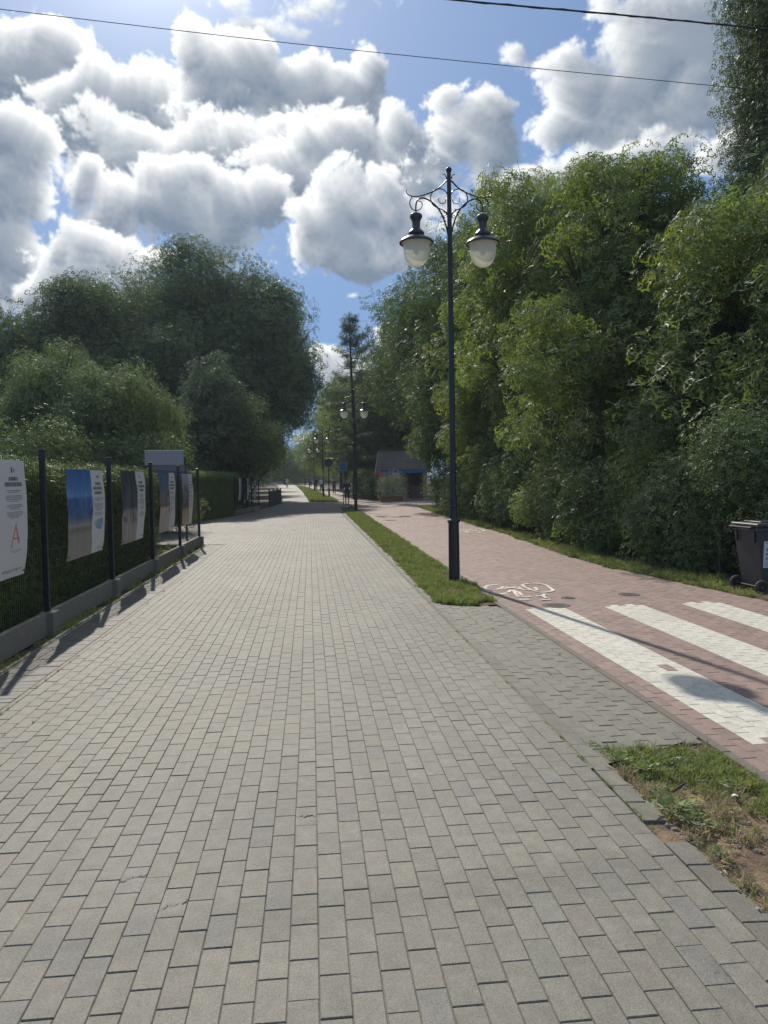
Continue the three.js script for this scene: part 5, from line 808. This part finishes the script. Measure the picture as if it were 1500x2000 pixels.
lawn('grass and weeds along the shaded verge', (r) => { const d = 7 + 38 * Math.pow(r(), 1.3), x = rideR(d) - 0.16 * Math.max(0, noise(d * 0.9, 2)) + 0.8 * r() * r(); return [x, d]; }, 8000, 1221, { lush: 0.02, weed: 0.4, y: 0.022, s: 1.3 });
lawn('green grass in the second strip past the lamps', (r) => { const d = 58 + 90 * Math.pow(r(), 1.6); return [lerp(walkR(d), rideL(d), r()), d]; }, 5200, 1231, { lush: 0.5, y: 0.04, s: 2.2 });
lawn('weeds growing along the foot of the fence', (r) => { const d = 4 + 16 * r(); return noise(d * 1.1, 4) < -0.05 ? null : [lerp(-2.82, -2.70, r()), d]; }, 900, 1241, { lush: 0.25, weed: 0.45, y: 0.018, s: 0.95 });
lawn('ground cover under the hedge behind the fence', (r) => [lerp(-4.6, -2.92, r()), 4 + 16.5 * r()], 1600, 1251, { lush: 0.1, weed: 0.6, s: 1.2 });
lawn('grass on the island by the pale shrub', (r) => { const d = 33 + 12 * r(); return [rideR(d) + 0.05 + 1.1 * r(), d]; }, 1500, 1261, { lush: 0.4, y: 0.02, s: 1.5 });
lawn('small weeds rooted in the paving joints', (r) => { const q = r(), d = 3.2 + 14 * r() * r(); return q < 0.45 ? [-2.2 + 0.1 * Math.floor(4 * r() * r()), d] : q < 0.8 ? [1.505 + 0.01 * r(), d] : [1.72 + 0.0975 * Math.floor(6 * r()), 4.4 + 4.9 * r()]; }, 210, 1271, { lush: 0.3, weed: 0.4, y: 0.022, s: 0.32 });
// broad-leaved weeds
{
  const W = [[1.70, 4.06, 0.13], [1.78, 3.92, 0.12], [1.95, 4.0, 0.11], [1.69, 3.42, 0.16], [1.74, 3.30, 0.15], [2.12, 3.62, 0.10], [1.66, 4.33, 0.06], [1.70, 3.0, 0.08]], L = ['broad leaved weed at the corner of the grass patch', 'second broad leaved weed near the corner of the patch', 'weed between the corner weeds and the cycle path', 'large bright weed beside the missing edging paver', 'large weed casting a shadow on the bare soil', 'small weed by the cycle path edging', 'tiny weed in the paving crack at the corner', 'small weed below the missing edging paver'];
  W.forEach(([x, d, s], i) => { const r = rng(1300 + i), t = thing('weed', L[i], 'plant', [x, -0.012, -d]); for (let k = 0; k < 11; k++) { const g = polyLeaf(k % 3 ? OVAL : LANCE, s * (0.6 + 0.5 * r()), 0.25).rotateX(-0.25 - 0.6 * r()).rotateY(k * 2.4 + r()).translate(0, 0.006, 0); part(t, 'leaf', g, WEED); } });
}
// dry litter, small stones, scraps
{
  const r = rng(1400), leaf = onlyPN(polyLeaf(OVAL, 0.028, 0.5)), lit = [], peb = [];
  for (let i = 0; i < 900; i++) { const x = lerp(1.62, 2.3, r()), d = lerp(1.6, 3.9, r()); if (fbm(x * 2 + 3, d * 1.5, 2) < -0.05) continue; lit.push([x, -0.006 + 0.01 * r(), -d, r() - 0.5, 1, r() - 0.5, 0.4 + 0.9 * r(), 0.6 + 0.7 * r(), 0.2 * r()]); }
  for (let i = 0; i < 700; i++) peb.push([lerp(1.62, 2.3, r()), -0.013, -lerp(1.5, 4.2, r()), r() - 0.5, 1, r() - 0.5, 0.3 + 0.9 * r() * r(), 0.7 + 0.6 * r(), 0]);
  const t = structure('litter', null, null, ''); t.userData = { kind: 'stuff', label: 'dry leaf litter and small stones on the bare soil', category: 'litter' };
  foliage(t, 'dry_leaves', [leaf], std(lin(0.22, 0.13, 0.07), 0.9), lit, 1401); foliage(t, 'small_stones', [onlyPN(new THREE.DodecahedronGeometry(0.009, 0).scale(1, 0.7, 1.2))], std(lin(0.28, 0.25, 0.21), 0.9), peb, 1402);
  const sc = new THREE.PlaneGeometry(0.045, 0.03, 5, 4).rotateX(-Math.PI / 2), p = sc.attributes.position; for (let i = 0; i < p.count; i++) p.setY(i, 0.012 + noise(p.getX(i) * 40, p.getZ(i) * 40) * 0.016); sc.computeVertexNormals();
  const s = single('paper_scrap', 'crumpled white scrap of paper lying in the grass patch', 'litter', sc, std(lin(0.7, 0.74, 0.66), 0.7)); s.position.set(2.07, 0.0, -3.51); s.rotation.y = 0.5;
  const tw = single('twig', 'short dark stick lying in the grass patch', 'stick', bar([V(-0.05, 0.012, 0.03), V(0, 0.02, 0), V(0.05, 0.03, -0.03)], [0.007, 0.008, 0.005], 6), std(lin(0.04, 0.035, 0.03), 0.9)); tw.position.set(1.83, 0, -3.62);
}
scene.traverse((o) => { if (o.isMesh) { o.castShadow = true; o.receiveShadow = true; } });
renderer.render(scene, camera);
